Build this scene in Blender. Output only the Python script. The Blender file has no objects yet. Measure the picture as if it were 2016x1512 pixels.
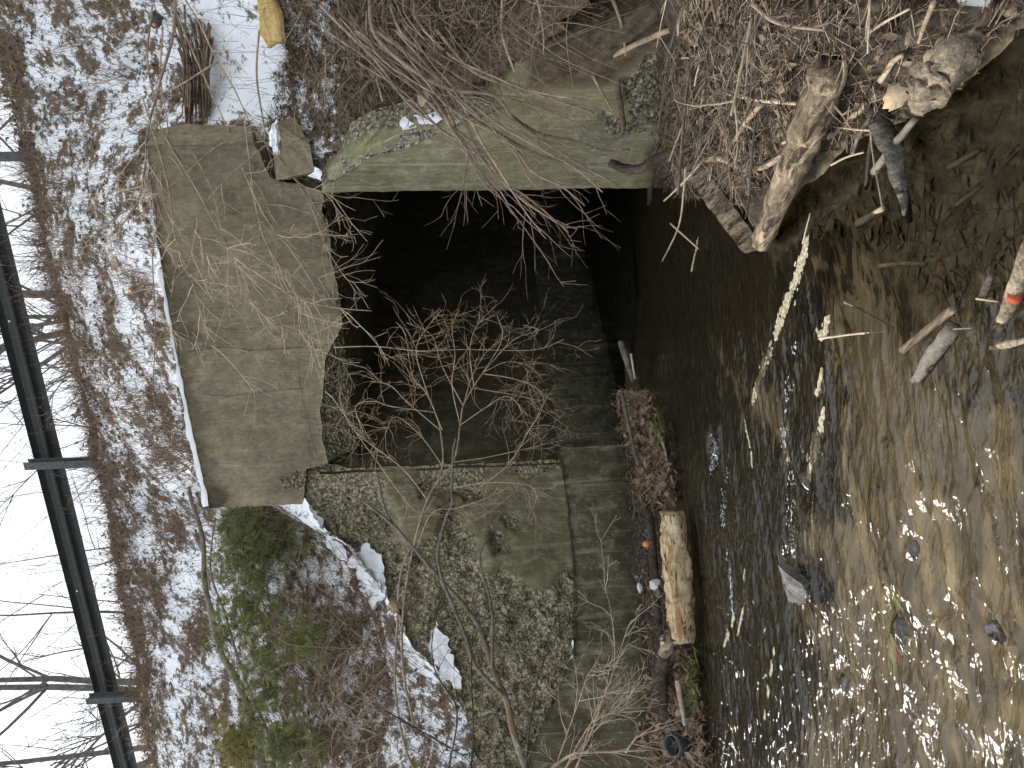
import bpy, bmesh, math, random
import numpy as np
from mathutils import Vector, Matrix, noise, geometry
from mathutils.bvhtree import BVHTree

sc = bpy.context.scene
COL = sc.collection
rnd = random.Random(7)

# ---------------------------------------------------------------- camera (the photograph is turned on its side)
FPX = 1500.0
PITCH = math.atan(76 / FPX)
ROLL = math.radians(2.0)
CAM = Vector((0, 0, 1.6))
F_ = Vector((0, math.cos(PITCH), -math.sin(PITCH)))
R0 = Vector((1, 0, 0)); D0 = Vector((0, -math.sin(PITCH), -math.cos(PITCH)))
R_ = math.cos(ROLL) * R0 + math.sin(ROLL) * D0
D_ = math.cos(ROLL) * D0 - math.sin(ROLL) * R0
cd = bpy.data.cameras.new('camera'); cam = bpy.data.objects.new('camera', cd); COL.objects.link(cam)
cd.sensor_fit = 'HORIZONTAL'; cd.sensor_width = 36.0; cd.lens = FPX / 2016 * 36.0
cd.clip_start = 0.05; cd.clip_end = 500
M = Matrix.Identity(4)
for i in range(3):
    M[i][0] = D_[i]; M[i][1] = R_[i]; M[i][2] = -F_[i]; M[i][3] = CAM[i]
cam.matrix_world = M
sc.camera = cam

# ---------------------------------------------------------------- daylight: bright overcast sky, hazy sun from the left
SUN_AZ = math.radians(-49)      # measured from +Y towards +X
SUN_EL = math.radians(39)
SKY = 0.86
w = bpy.data.worlds.new('World'); sc.world = w; w.use_nodes = True
nt = w.node_tree; nt.nodes.clear()
o_ = nt.nodes.new('ShaderNodeOutputWorld'); bg = nt.nodes.new('ShaderNodeBackground')
sk = nt.nodes.new('ShaderNodeTexSky'); sk.sky_type = 'NISHITA'; sk.sun_disc = False
sk.sun_elevation = SUN_EL; sk.sun_rotation = SUN_AZ; sk.dust_density = 4.0; sk.air_density = 1.0
hs = nt.nodes.new('ShaderNodeHueSaturation'); hs.inputs['Saturation'].default_value = 0.25
mx = nt.nodes.new('ShaderNodeMix'); mx.data_type = 'RGBA'; mx.inputs[0].default_value = 0.72
mx.inputs[7].default_value = (11.6, 12.4, 13.2, 1)     # even cloud cover
nt.links.new(sk.outputs[0], hs.inputs['Color']); nt.links.new(hs.outputs[0], mx.inputs[6])
nt.links.new(mx.outputs[2], bg.inputs[0]); bg.inputs[1].default_value = 0.105 * SKY
nt.links.new(bg.outputs[0], o_.inputs[0])
sl = bpy.data.lights.new('sun', 'SUN'); sl.energy = 2.8; sl.angle = math.radians(14); sl.color = (1, 0.93, 0.82)
so = bpy.data.objects.new('sun', sl); COL.objects.link(so)
sd = Vector((math.sin(SUN_AZ) * math.cos(SUN_EL), math.cos(SUN_AZ) * math.cos(SUN_EL), math.sin(SUN_EL)))
so.rotation_euler = sd.to_track_quat('Z', 'Y').to_euler(); so.location = (-6, 2, 12)
vs = sc.view_settings
vs.view_transform = 'Standard'; vs.look = 'None'; vs.gamma = 1; vs.use_curve_mapping = False; vs.exposure = 0.52
sc.cycles.use_adaptive_sampling = True; sc.cycles.adaptive_threshold = 0.035
sc.cycles.max_bounces = 5; sc.cycles.diffuse_bounces = 3; sc.cycles.glossy_bounces = 3; sc.cycles.transparent_max_bounces = 8

# ---------------------------------------------------------------- helpers: rays of the photograph, tags, mesh building
def ray(x, y): return F_ + ((756 - y) / FPX) * R_ + ((x - 1008) / FPX) * D_
def at(x, y, d): return CAM + ray(x, y) * d
def onz(x, y, z=0.0):
    k = ray(x, y); return CAM + k * ((z - CAM.z) / k.z)
def onp(x, y, P, n):
    k = ray(x, y); return CAM + k * ((P - CAM).dot(n) / k.dot(n))
def proj(p):
    q = p - CAM; d = q.dot(F_)
    return (1008 + FPX * q.dot(D_) / d, 756 - FPX * q.dot(R_) / d)
def inpoly(x, y, P):
    c = False; n = len(P); j = n - 1
    for i in range(n):
        if (P[i][1] > y) != (P[j][1] > y) and x < (P[j][0] - P[i][0]) * (y - P[i][1]) / (P[j][1] - P[i][1]) + P[i][0]: c = not c
        j = i
    return c
def polydist(x, y, P):
    best = 1e9; n = len(P)
    for i in range(n):
        ax, ay = P[i]; bx, by = P[(i + 1) % n]
        dx, dy = bx - ax, by - ay
        t = max(0, min(1, ((x - ax) * dx + (y - ay) * dy) / (dx * dx + dy * dy + 1e-9)))
        best = min(best, math.hypot(x - ax - t * dx, y - ay - t * dy))
    return best
def soft(x, y, P, wd):
    d = polydist(x, y, P); d = d if inpoly(x, y, P) else -d
    return max(0.0, min(1.0, 0.5 + d / wd))
def fbm(p, s=1.0, o=4): return noise.fractal(p * s, 0.9, 2.1, o)

def tag(o, label=None, cat=None, group=None, kind=None):
    if label: o['label'] = label
    if cat: o['category'] = cat
    if group: o['group'] = group
    if kind: o['kind'] = kind
    return o
def empty(name, loc, label, cat, group=None):
    o = bpy.data.objects.new(name, None); COL.objects.link(o); o.location = loc; o.empty_display_size = 0.1
    return tag(o, label, cat, group)

class MB:
    def __init__(s): s.v = []; s.f = []; s.m = []; s.attr = {}
    def tube(s, pts, rad, sides=5, cap=True, mi=0, bump=0.0, seed=0.0):
        n = len(pts); base = len(s.v)
        t = (pts[1] - pts[0]).normalized()
        a = Vector((0, 0, 1)) if abs(t.z) < 0.8 else Vector((1, 0, 0))
        u = t.cross(a).normalized()
        for i, p in enumerate(pts):
            if i == 0: tt = pts[1] - pts[0]
            elif i == n - 1: tt = pts[-1] - pts[-2]
            else: tt = pts[i + 1] - pts[i - 1]
            if tt.length < 1e-9: tt = t
            t = tt.normalized(); u = (u - t * u.dot(t))
            u = u.normalized() if u.length > 1e-6 else t.orthogonal().normalized()
            v = t.cross(u); r = rad[i]
            for k in range(sides):
                an = 2 * math.pi * k / sides
                d = u * math.cos(an) + v * math.sin(an); rr = r
                if bump: rr = r * (1 + bump * noise.fractal(Vector((d.x * 2 + seed, d.y * 2 + p.x * 14, d.z * 2 + p.y * 14 + p.z * 14)), 0.8, 2, 3))
                s.v.append(p + d * rr)
        for i in range(n - 1):
            for k in range(sides):
                k2 = (k + 1) % sides
                s.f.append((base + i * sides + k, base + i * sides + k2, base + (i + 1) * sides + k2, base + (i + 1) * sides + k)); s.m.append(mi)
        if cap:
            s.f.append(tuple(base + k for k in range(sides))[::-1]); s.m.append(mi)
            s.f.append(tuple(base + (n - 1) * sides + k for k in range(sides))); s.m.append(mi)
    def quad(s, a, b, c, d, mi=0):
        n = len(s.v); s.v += [a, b, c, d]; s.f.append((n, n + 1, n + 2, n + 3)); s.m.append(mi)
    def tri(s, a, b, c, mi=0):
        n = len(s.v); s.v += [a, b, c]; s.f.append((n, n + 1, n + 2)); s.m.append(mi)
    def box(s, c, ax, ay, az, mi=0):
        n = len(s.v)
        for i in (-1, 1):
            for j in (-1, 1):
                for k in (-1, 1): s.v.append(c + ax * i + ay * j + az * k)
        for q in ((0, 1, 3, 2), (4, 6, 7, 5), (0, 4, 5, 1), (2, 3, 7, 6), (0, 2, 6, 4), (1, 5, 7, 3)):
            s.f.append(tuple(n + i for i in q)); s.m.append(mi)
    def build(s, name, mat, parent=None, smooth=True, origin=None):
        me = bpy.data.meshes.new(name)
        og = origin if origin is not None else (parent.location.copy() if parent else (s.v[0].copy() if s.v else Vector()))
        me.from_pydata([tuple(v - og) for v in s.v], [], s.f)
        for m in (mat if isinstance(mat, (list, tuple)) else [mat]): me.materials.append(m)
        if any(s.m): me.polygons.foreach_set('material_index', s.m)
        if smooth: me.polygons.foreach_set('use_smooth', [True] * len(me.polygons))
        for k, vals in s.attr.items():
            a = me.attributes.new(k, 'FLOAT', 'POINT'); a.data.foreach_set('value', vals)
        me.update()
        o = bpy.data.objects.new(name, me); COL.objects.link(o)
        if parent and name in ('twigs', 'canes', 'pale_canes', 'needles', 'yellowed_needles', 'stems', 'pale_stems', 'stalks', 'roots', 'crown'): o['kind'] = 'stuff'
        if parent:
            o.parent = parent; o.location = og - parent.location
        else: o.location = og
        return o
def smoothline(pts, n=4):
    """Catmull-Rom through the points"""
    if len(pts) < 3: return [pts[0].lerp(pts[-1], i / n) for i in range(n + 1)]
    P = [pts[0] * 2 - pts[1]] + list(pts) + [pts[-1] * 2 - pts[-2]]; out = []
    for i in range(1, len(P) - 2):
        a, b, c, d = P[i - 1], P[i], P[i + 1], P[i + 2]
        for k in range(n):
            t = k / n
            out.append(0.5 * ((2 * b) + (c - a) * t + (2 * a - 5 * b + 4 * c - d) * t * t + (3 * b - a - 3 * c + d) * t ** 3))
    out.append(pts[-1].copy()); return out
def rv(s=1.0, r=rnd): return Vector((r.uniform(-s, s), r.uniform(-s, s), r.uniform(-s, s)))

# ---------------------------------------------------------------- materials
class NM:
    def __init__(s, name, rough=0.9, spec=0.2):
        s.m = bpy.data.materials.new(name); s.m.use_nodes = True; s.t = s.m.node_tree
        s.b = s.t.nodes['Principled BSDF']; s.b.inputs['Roughness'].default_value = rough
        s.b.inputs['Specular IOR Level'].default_value = spec
        s.co = s.t.nodes.new('ShaderNodeTexCoord')
    def n(s, t, **k):
        x = s.t.nodes.new(t)
        for a, b in k.items(): setattr(x, a, b)
        return x
    def l(s, a, b): s.t.links.new(a, b)
    def vec(s, scale=(1, 1, 1), rot=(0, 0, 0), src='Object'):
        mp = s.n('ShaderNodeMapping'); mp.inputs['Scale'].default_value = scale; mp.inputs['Rotation'].default_value = rot
        s.l(s.co.outputs[src], mp.inputs[0]); return mp.outputs[0]
    def noise(s, v, scale=5, detail=6, rough=0.6, dist=0.0):
        x = s.n('ShaderNodeTexNoise'); x.inputs['Scale'].default_value = scale; x.inputs['Detail'].default_value = detail
        x.inputs['Roughness'].default_value = rough; x.inputs['Distortion'].default_value = dist
        s.l(v, x.inputs['Vector']); return x.outputs['Fac']
    def voro(s, v, scale=5, feat='F1', out='Distance'):
        x = s.n('ShaderNodeTexVoronoi', feature=feat); x.inputs['Scale'].default_value = scale
        s.l(v, x.inputs['Vector']); return x.outputs[out]
    def ramp(s, f, stops):
        x = s.n('ShaderNodeValToRGB'); e = x.color_ramp.elements
        while len(e) < len(stops): e.new(0.5)
        for k, (p, c) in enumerate(stops):
            e[k].position = p; e[k].color = (c[0], c[1], c[2], 1) if isinstance(c, (tuple, list)) else (c, c, c, 1)
        s.l(f, x.inputs[0]); return x.outputs[0]
    def mix(s, f, a, b, mode='MIX'):
        x = s.n('ShaderNodeMix', data_type='RGBA', blend_type=mode)
        for i, q in ((0, f), (6, a), (7, b)):
            if isinstance(q, (int, float)): x.inputs[i].default_value = q if i == 0 else (q, q, q, 1)
            elif isinstance(q, (tuple, list)): x.inputs[i].default_value = (q[0], q[1], q[2], 1)
            else: s.l(q, x.inputs[i])
        return x.outputs[2]
    def math(s, op, a, b=0.0, clamp=False):
        x = s.n('ShaderNodeMath', operation=op); x.use_clamp = clamp
        for i, q in ((0, a), (1, b)):
            if isinstance(q, (int, float)): x.inputs[i].default_value = q
            else: s.l(q, x.inputs[i])
        return x.outputs[0]
    def attr(s, name):
        x = s.n('ShaderNodeAttribute', attribute_name=name); return x.outputs['Fac']
    def bump(s, h, st=0.5, d=0.02, prev=None):
        x = s.n('ShaderNodeBump'); x.inputs['Strength'].default_value = st; x.inputs['Distance'].default_value = d
        s.l(h, x.inputs['Height'])
        if prev: s.l(prev, x.inputs['Normal'])
        return x.outputs[0]
    def done(s, col, nrm=None):
        if isinstance(col, (tuple, list)): s.b.inputs['Base Color'].default_value = (*col, 1)
        else: s.l(col, s.b.inputs['Base Color'])
        if nrm: s.l(nrm, s.b.inputs['Normal'])
        return s.m

def concrete_mat(name, dark, mid, light, agg_dark, agg_light, moss=(0.12, 0.13, 0.045), mossamt=0.45, grain=True, streak=1.0):
    k = NM(name, 0.92, 0.15)
    v = k.vec()
    big = k.noise(v, 1.6, 5, 0.6); med = k.noise(v, 7, 8, 0.65)
    col = k.ramp(k.math('ADD', k.math('MULTIPLY', big, 0.55), k.math('MULTIPLY', med, 0.45)), [(0.36, dark), (0.5, mid), (0.66, light)])
    st = k.noise(k.vec((6, 6, 0.9)), 1.5, 8, 0.7, 0.9)                       # run-down streaks
    col = k.mix(k.math('MULTIPLY', k.ramp(st, [(0.42, 0.0), (0.62, 1.0)]), 0.38 * streak), col, tuple(c * 0.45 for c in mid))
    bl = k.noise(v, 3.2, 9, 0.74); col = k.mix(k.math('MULTIPLY', k.ramp(bl, [(0.48, 0.0), (0.58, 1.0)]), 0.62), col, tuple(c * 0.58 for c in mid))
    bl2 = k.noise(v, 12, 7, 0.75); col = k.mix(k.math('MULTIPLY', k.ramp(bl2, [(0.52, 0.0), (0.66, 1.0)]), 0.4), col, tuple(min(0.62, c * 1.25) for c in light))
    st2 = k.noise(k.vec((8, 8, 0.5)), 1.1, 6, 0.65, 0.8)
    col = k.mix(k.math('MULTIPLY', k.ramp(st2, [(0.55, 0.0), (0.7, 1.0)]), 0.4 * streak), col, tuple(min(0.6, c * 1.35) for c in light))
    sp = k.noise(k.vec((1, 1, 0.35)), 38, 6, 0.8); col = k.mix(1.0, col, k.ramp(sp, [(0.34, 0.72), (0.5, 1.0), (0.66, 1.22)]), 'MULTIPLY')
    vg = k.noise(k.vec((26, 26, 0.6)), 2, 6, 0.7); col = k.mix(0.4, col, k.mix(1.0, col, k.ramp(vg, [(0.38, 0.75), (0.5, 1.0), (0.62, 1.15)]), 'MULTIPLY'))
    ms = k.noise(v, 2.3, 7, 0.7)
    col = k.mix(k.math('MULTIPLY', k.ramp(ms, [(0.45, 0.0), (0.7, 1.0)]), mossamt), col, moss)
    pits = k.voro(v, 26); pm = k.math('MULTIPLY', k.ramp(pits, [(0.05, 1.0), (0.12, 0.0)]), k.ramp(k.noise(v, 9, 2), [(0.56, 0.0), (0.62, 1.0)]))
    col = k.mix(k.math('MULTIPLY', pm, 0.7), col, tuple(c * 0.35 for c in dark))
    ag = k.noise(v, 24, 6, 0.7); ag2 = k.voro(v, 30, out='Color')
    agc = k.ramp(ag, [(0.34, agg_dark), (0.62, agg_light)])
    agc = k.mix(0.45, agc, k.mix(1.0, agc, k.ramp(ag2, [(0.2, 0.25), (0.8, 1.3)]), 'MULTIPLY'))
    agc = k.mix(k.math('MULTIPLY', k.ramp(ms, [(0.45, 0.0), (0.68, 1.0)]), mossamt * 0.7), agc, moss)
    agc = k.mix(1.0, agc, k.ramp(k.voro(v, 21, 'DISTANCE_TO_EDGE'), [(0.0, 0.35), (0.14, 1.05)]), 'MULTIPLY')
    ra = k.math('ADD', k.attr('rough'), k.math('MULTIPLY', k.math('SUBTRACT', med, 0.5), 0.5))
    rm = k.ramp(ra, [(0.42, 0.0), (0.56, 1.0)])
    col = k.mix(rm, col, agc)
    col = k.mix(k.attr('wet'), col, k.mix(1.0, col, (0.34, 0.33, 0.31), 'MULTIPLY'))
    mudc = k.ramp(k.noise(v, 14, 7, 0.72), [(0.33, (0.045, 0.034, 0.023)), (0.52, (0.12, 0.094, 0.064)), (0.72, (0.22, 0.18, 0.125))])
    col = k.mix(k.ramp(k.math('ADD', k.attr('mudstain'), k.math('MULTIPLY', k.math('SUBTRACT', med, 0.5), 0.8)), [(0.35, 0.0), (0.65, 1.0)]), col, mudc)
    gr = k.noise(k.vec((40, 40, 2.0)) if grain else v, 3, 4, 0.6)
    b1 = k.bump(gr, 0.25, 0.006); b2 = k.bump(k.noise(v, 45, 4, 0.7), 0.35, 0.006, b1)
    b3 = k.bump(k.math('MULTIPLY', k.voro(v, 34), rm), 0.9, 0.03, b2)
    b4 = k.bump(k.math('MULTIPLY', pm, -1.0), 0.6, 0.01, b3)
    return k.done(col, b4)
MC_head = concrete_mat('headwall_concrete', (0.125, 0.104, 0.067), (0.235, 0.197, 0.132), (0.33, 0.283, 0.198), (0.06, 0.053, 0.032), (0.36, 0.31, 0.2), mossamt=0.12, streak=0.55)
MC_left = concrete_mat('left_wall_concrete', (0.09, 0.08, 0.048), (0.20, 0.178, 0.108), (0.36, 0.325, 0.22), (0.07, 0.06, 0.036), (0.58, 0.51, 0.35), moss=(0.18, 0.17, 0.06), mossamt=0.32, streak=1.3)
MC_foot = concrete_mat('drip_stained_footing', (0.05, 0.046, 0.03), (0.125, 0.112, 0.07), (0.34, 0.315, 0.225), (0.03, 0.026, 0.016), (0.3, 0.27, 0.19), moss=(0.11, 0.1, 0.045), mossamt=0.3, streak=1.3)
MC_in2 = concrete_mat('stained_shaded_barrel_footing', (0.035, 0.032, 0.022), (0.08, 0.073, 0.05), (0.24, 0.225, 0.165), (0.02, 0.018, 0.012), (0.16, 0.14, 0.1), moss=(0.06, 0.056, 0.025), mossamt=0.3, streak=1.1)  # stained footing, colour also darkened for the shade inside the barrel
MC_in = concrete_mat('stained_shaded_barrel_concrete', (0.028, 0.025, 0.017), (0.065, 0.058, 0.038), (0.14, 0.128, 0.092), (0.02, 0.026, 0.016), (0.16, 0.14, 0.1), moss=(0.05, 0.048, 0.02), mossamt=0.3, streak=0.6)  # stained concrete, its colour darkened further to deepen the barrel's shade
MC_right = concrete_mat('right_wall_concrete', (0.15, 0.14, 0.085), (0.29, 0.272, 0.172), (0.48, 0.46, 0.33), (0.07, 0.06, 0.04), (0.48, 0.43, 0.33), moss=(0.25, 0.245, 0.075), mossamt=0.45, streak=1.2)
MC_core = concrete_mat('broken_concrete', (0.06, 0.052, 0.034), (0.16, 0.142, 0.09), (0.3, 0.27, 0.18), (0.04, 0.036, 0.022), (0.4, 0.36, 0.25), moss=(0.09, 0.10, 0.03), mossamt=0.55, streak=0.2)

def wood_mat(name, dark, mid, light, scale=1.0, ang=None, bumpd=0.006, patch=None, cracks=None):
    k = NM(name, 0.85, 0.2); v = k.vec()
    if ang is not None:
        m1 = k.n('ShaderNodeMapping'); m1.inputs['Rotation'].default_value = (0, 0, -ang); k.l(k.co.outputs['Object'], m1.inputs[0])
        m2 = k.n('ShaderNodeMapping'); m2.inputs['Scale'].default_value = (0.22, 1.5, 1.5); k.l(m1.outputs[0], m2.inputs[0]); v = m2.outputs[0]
    a = k.noise(v, 9 * scale, 8, 0.7); b = k.noise(v, 55 * scale, 5, 0.7)
    col = k.ramp(k.math('ADD', k.math('MULTIPLY', a, 0.6), k.math('MULTIPLY', b, 0.4)), [(0.38, dark), (0.5, mid), (0.64, light)])
    if patch: col = k.mix(k.ramp(k.noise(v, 5 * scale, 4, 0.6), [(0.6, 0.0), (0.66, 1.0)]), col, patch)
    if cracks: col = k.mix(k.ramp(k.noise(v, 16 * scale, 5, 0.7), [(0.53, 0.0), (0.6, 1.0)]), col, cracks)
    return k.done(col, k.bump(a if ang is not None else b, 0.8, bumpd * (2.5 if ang is not None else 1)))
M_bark = wood_mat('brown_bark', (0.05, 0.035, 0.024), (0.14, 0.10, 0.07), (0.26, 0.2, 0.145))
M_darkbark = wood_mat('dark_bark', (0.02, 0.016, 0.012), (0.06, 0.046, 0.036), (0.14, 0.11, 0.09))
M_greybark = wood_mat('grey_bark', (0.06, 0.052, 0.042), (0.15, 0.135, 0.11), (0.26, 0.235, 0.2), patch=(0.2, 0.125, 0.07))
M_grey2 = wood_mat('plain_grey_bark', (0.07, 0.062, 0.05), (0.17, 0.15, 0.12), (0.28, 0.25, 0.21))
M_pale = wood_mat('pale_stripped_wood', (0.24, 0.14, 0.06), (0.52, 0.40, 0.235), (0.74, 0.64, 0.46), ang=math.atan2(-.28, -.96), cracks=(0.09, 0.05, 0.03), bumpd=.014, patch=(0.34, 0.2, 0.09))
M_rot = wood_mat('weathered_log_wood', (0.06, 0.045, 0.03), (0.20, 0.155, 0.105), (0.56, 0.45, 0.31), 0.8, ang=math.atan2(.9, -.5), cracks=(0.05, 0.035, 0.025), bumpd=.01)
M_split = wood_mat('dark_split_wood', (0.03, 0.026, 0.022), (0.085, 0.075, 0.065), (0.2, 0.18, 0.155), 1.2, ang=math.atan2(.9, .1), cracks=(0.02, 0.017, 0.014))
M_drift = wood_mat('driftwood', (0.05, 0.042, 0.034), (0.26, 0.21, 0.15), (0.56, 0.47, 0.34), 1.6, bumpd=0.012)
M_stick = wood_mat('tan_stick', (0.17, 0.122, 0.08), (0.36, 0.28, 0.195), (0.56, 0.46, 0.34))
M_twig = wood_mat('pale_twig', (0.34, 0.27, 0.19), (0.52, 0.43, 0.31), (0.66, 0.57, 0.43))
M_browntwig = wood_mat('brown_twig', (0.12, 0.088, 0.064), (0.26, 0.2, 0.15), (0.42, 0.34, 0.265))
M_redtwig = wood_mat('reddish_twig', (0.14, 0.06, 0.04), (0.24, 0.12, 0.085), (0.34, 0.2, 0.15))
M_tree = wood_mat('far_tree_bark', (0.045, 0.04, 0.036), (0.10, 0.09, 0.08), (0.17, 0.155, 0.14))
M_weed = wood_mat('dead_weed', (0.09, 0.063, 0.043), (0.2, 0.15, 0.105), (0.36, 0.285, 0.21))
M_rweed = wood_mat('rusty_weed', (0.10, 0.063, 0.043), (0.2, 0.135, 0.095), (0.32, 0.235, 0.175))
M_litter = wood_mat('grey_brown_litter', (0.03, 0.023, 0.017), (0.12, 0.092, 0.067), (0.34, 0.27, 0.2))
M_litter2 = wood_mat('tan_litter_leaf', (0.06, 0.044, 0.031), (0.18, 0.138, 0.097), (0.44, 0.35, 0.255))
M_leaf = wood_mat('dead_leaf', (0.10, 0.06, 0.036), (0.23, 0.15, 0.095), (0.42, 0.31, 0.21))
M_paleleaf = wood_mat('pale_leaf', (0.4, 0.29, 0.165), (0.55, 0.43, 0.265), (0.66, 0.55, 0.38))
M_red = NM('red_orange_bit', 0.7).done((0.4, 0.075, 0.035))
M_orange = NM('orange_leaf', 0.8).done((0.62, 0.2, 0.1))
M_sub = wood_mat('silty_leaf', (0.1, 0.081, 0.05), (0.21, 0.172, 0.108), (0.34, 0.285, 0.185))
M_sub2 = wood_mat('dark_silty_leaf', (0.06, 0.048, 0.03), (0.12, 0.097, 0.058), (0.2, 0.165, 0.1))
M_black = NM('black_rubber', 0.6, 0.4).done((0.02, 0.02, 0.02))

def needle_mat(name, a, b):
    k = NM(name, 0.55, 0.3); g = k.n('ShaderNodeNewGeometry')
    return k.done(k.ramp(g.outputs['Random Per Island'], [(0.0, a), (1.0, b)]))
M_needle = needle_mat('green_needles', (0.09, 0.108, 0.035), (0.32, 0.33, 0.13))
M_needle2 = needle_mat('yellow_needles', (0.16, 0.14, 0.035), (0.34, 0.29, 0.09))
M_grass = needle_mat('green_grass', (0.08, 0.12, 0.02), (0.2, 0.26, 0.05))

def snow_mat(name='snowy_ground'):
    k = NM(name, 0.7, 0.2); v = k.vec()
    fine = k.noise(v, 15, 9, 0.78); soil = k.noise(v, 30, 5, 0.7)
    f2 = k.noise(v, 4.2, 6, 0.7)
    m = k.math('ADD', k.math('ADD', k.attr('bare'), k.math('MULTIPLY', k.math('SUBTRACT', fine, 0.5), 1.8)), k.math('MULTIPLY', k.math('SUBTRACT', f2, 0.5), 1.7))
    mask = k.ramp(m, [(0.45, 0.0), (0.56, 1.0)])
    sc_ = k.ramp(soil, [(0.32, (0.04, 0.029, 0.019)), (0.52, (0.135, 0.098, 0.064)), (0.7, (0.29, 0.228, 0.16))])
    sn = k.ramp(k.noise(v, 5, 4), [(0.3, (0.80, 0.83, 0.88)), (0.7, (0.90, 0.91, 0.93))])
    col = k.mix(mask, sn, sc_)
    h = k.math('ADD', k.math('MULTIPLY', mask, -0.7), k.math('MULTIPLY', soil, 0.4))
    return k.done(col, k.bump(k.noise(v, 60, 4, 0.7), 0.3, 0.01, k.bump(h, 0.7, 0.03)))
M_snow = snow_mat()
def plain_snow():
    k = NM('snow', 0.6, 0.2); v = k.vec()
    return k.done(k.ramp(k.noise(v, 8, 4), [(0.3, (0.82, 0.85, 0.9)), (0.7, (0.92, 0.93, 0.95))]), k.bump(k.noise(v, 30, 4, 0.6), 0.25, 0.01))
M_snowcap = plain_snow()

def bed_mat():
    k = NM('stream_bed_sand_and_silt', 0.85, 0.25); v = k.vec()
    fl = k.noise(k.vec((3.0, 9.0, 5)), 1.2, 7, 0.68, 0.6)
    sand = k.ramp(fl, [(0.3, (0.2, 0.155, 0.09)), (0.5, (0.37, 0.295, 0.178)), (0.68, (0.5, 0.41, 0.265))])
    spots = k.ramp(k.noise(v, 9, 6, 0.75), [(0.6, 0.0), (0.66, 1.0)])
    sand = k.mix(k.math('MULTIPLY', spots, 0.75), sand, (0.045, 0.036, 0.024))
    dk = k.ramp(k.noise(k.vec((3, 8, 5)), 4, 8, 0.75), [(0.32, (0.028, 0.023, 0.015)), (0.55, (0.085, 0.067, 0.043)), (0.72, (0.2, 0.155, 0.095))])
    silt = k.ramp(k.noise(v, 11, 8, 0.72), [(0.33, (0.075, 0.06, 0.036)), (0.52, (0.2, 0.165, 0.1)), (0.7, (0.34, 0.285, 0.18))])
    jit = k.math('MULTIPLY', k.math('SUBTRACT', k.noise(k.vec((1.6, 5, 5)), 2.4, 8, 0.72, 0.5), 0.5), 2.4)
    col = k.mix(k.ramp(k.math('ADD', k.attr('sand'), jit), [(0.4, 0.0), (0.6, 1.0)]), dk, sand)
    col = k.mix(k.ramp(k.math('ADD', k.attr('silt'), jit), [(0.4, 0.0), (0.6, 1.0)]), col, silt)
    mud = k.ramp(k.noise(v, 22, 7, 0.75), [(0.33, (0.018, 0.014, 0.01)), (0.52, (0.06, 0.046, 0.033)), (0.72, (0.16, 0.125, 0.09))])
    col = k.mix(k.attr('mud'), col, mud)
    return k.done(col, k.bump(k.noise(v, 28, 6, 0.7), 0.6, 0.02))
M_bed = bed_mat()
def water_mat():
    m = bpy.data.materials.new('stream_water'); m.use_nodes = True; t = m.node_tree; t.nodes.clear()
    N = t.nodes.new; out = N('ShaderNodeOutputMaterial'); mixs = N('ShaderNodeMixShader')
    tr = N('ShaderNodeBsdfTransparent'); tr.inputs[0].default_value = (0.88, 0.85, 0.77, 1)
    gl = N('ShaderNodeBsdfGlossy'); gl.inputs['Roughness'].default_value = 0.03
    co = N('ShaderNodeTexCoord'); mp = N('ShaderNodeMapping'); mp.inputs['Scale'].default_value = (1.0, 2.6, 1); mp.inputs['Rotation'].default_value = (0, 0, 0.15)
    t.links.new(co.outputs['Object'], mp.inputs[0])
    n1 = N('ShaderNodeTexNoise'); n1.inputs['Scale'].default_value = 13; n1.inputs['Detail'].default_value = 2; n1.inputs['Distortion'].default_value = 0.4
    t.links.new(mp.outputs[0], n1.inputs[0])
    a = N('ShaderNodeAttribute'); a.attribute_name = 'chop'
    b = N('ShaderNodeBump'); b.inputs['Distance'].default_value = 0.019
    t.links.new(a.outputs['Fac'], b.inputs['Strength']); t.links.new(n1.outputs['Fac'], b.inputs['Height'])
    fr = N('ShaderNodeFresnel'); fr.inputs[0].default_value = 1.62
    for x in (gl.inputs['Normal'], fr.inputs['Normal']): t.links.new(b.outputs[0], x)
    t.links.new(fr.outputs[0], mixs.inputs[0]); t.links.new(tr.outputs[0], mixs.inputs[1]); t.links.new(gl.outputs[0], mixs.inputs[2])
    t.links.new(mixs.outputs[0], out.inputs[0]); return m
M_water = water_mat()
def foam_mat():
    k = NM('cream_foam', 0.9, 0.1); v = k.vec(); n = k.noise(v, 60, 5, 0.7)
    return k.done(k.ramp(n, [(0.38, (0.22, 0.19, 0.11)), (0.6, (0.58, 0.53, 0.39))]), k.bump(n, 0.6, 0.01))
M_foam = foam_mat()
def steel_mat():
    k = NM('weathered_steel', 0.55, 0.3); v = k.vec(); n = k.noise(k.vec((3, 3, 20)), 6, 6, 0.7)
    k.b.inputs['Metallic'].default_value = 0.3
    return k.done(k.ramp(n, [(0.35, (0.025, 0.026, 0.026)), (0.7, (0.06, 0.062, 0.06))]), k.bump(k.noise(v, 60, 4), 0.15, 0.004))
M_steel = steel_mat()
M_post = wood_mat('galvanised_post', (0.05, 0.053, 0.053), (0.09, 0.093, 0.093), (0.13, 0.134, 0.134))
M_stone = wood_mat('wet_grey_stone', (0.04, 0.04, 0.037), (0.13, 0.128, 0.12), (0.28, 0.28, 0.27), 0.8, bumpd=0.01)
M_white = wood_mat('white_stone', (0.35, 0.34, 0.32), (0.6, 0.6, 0.58), (0.78, 0.78, 0.76))
M_yellow = wood_mat('yellow_sheet', (0.3, 0.19, 0.065), (0.5, 0.35, 0.14), (0.6, 0.45, 0.21), 0.7, patch=(0.4, 0.27, 0.1))

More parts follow.
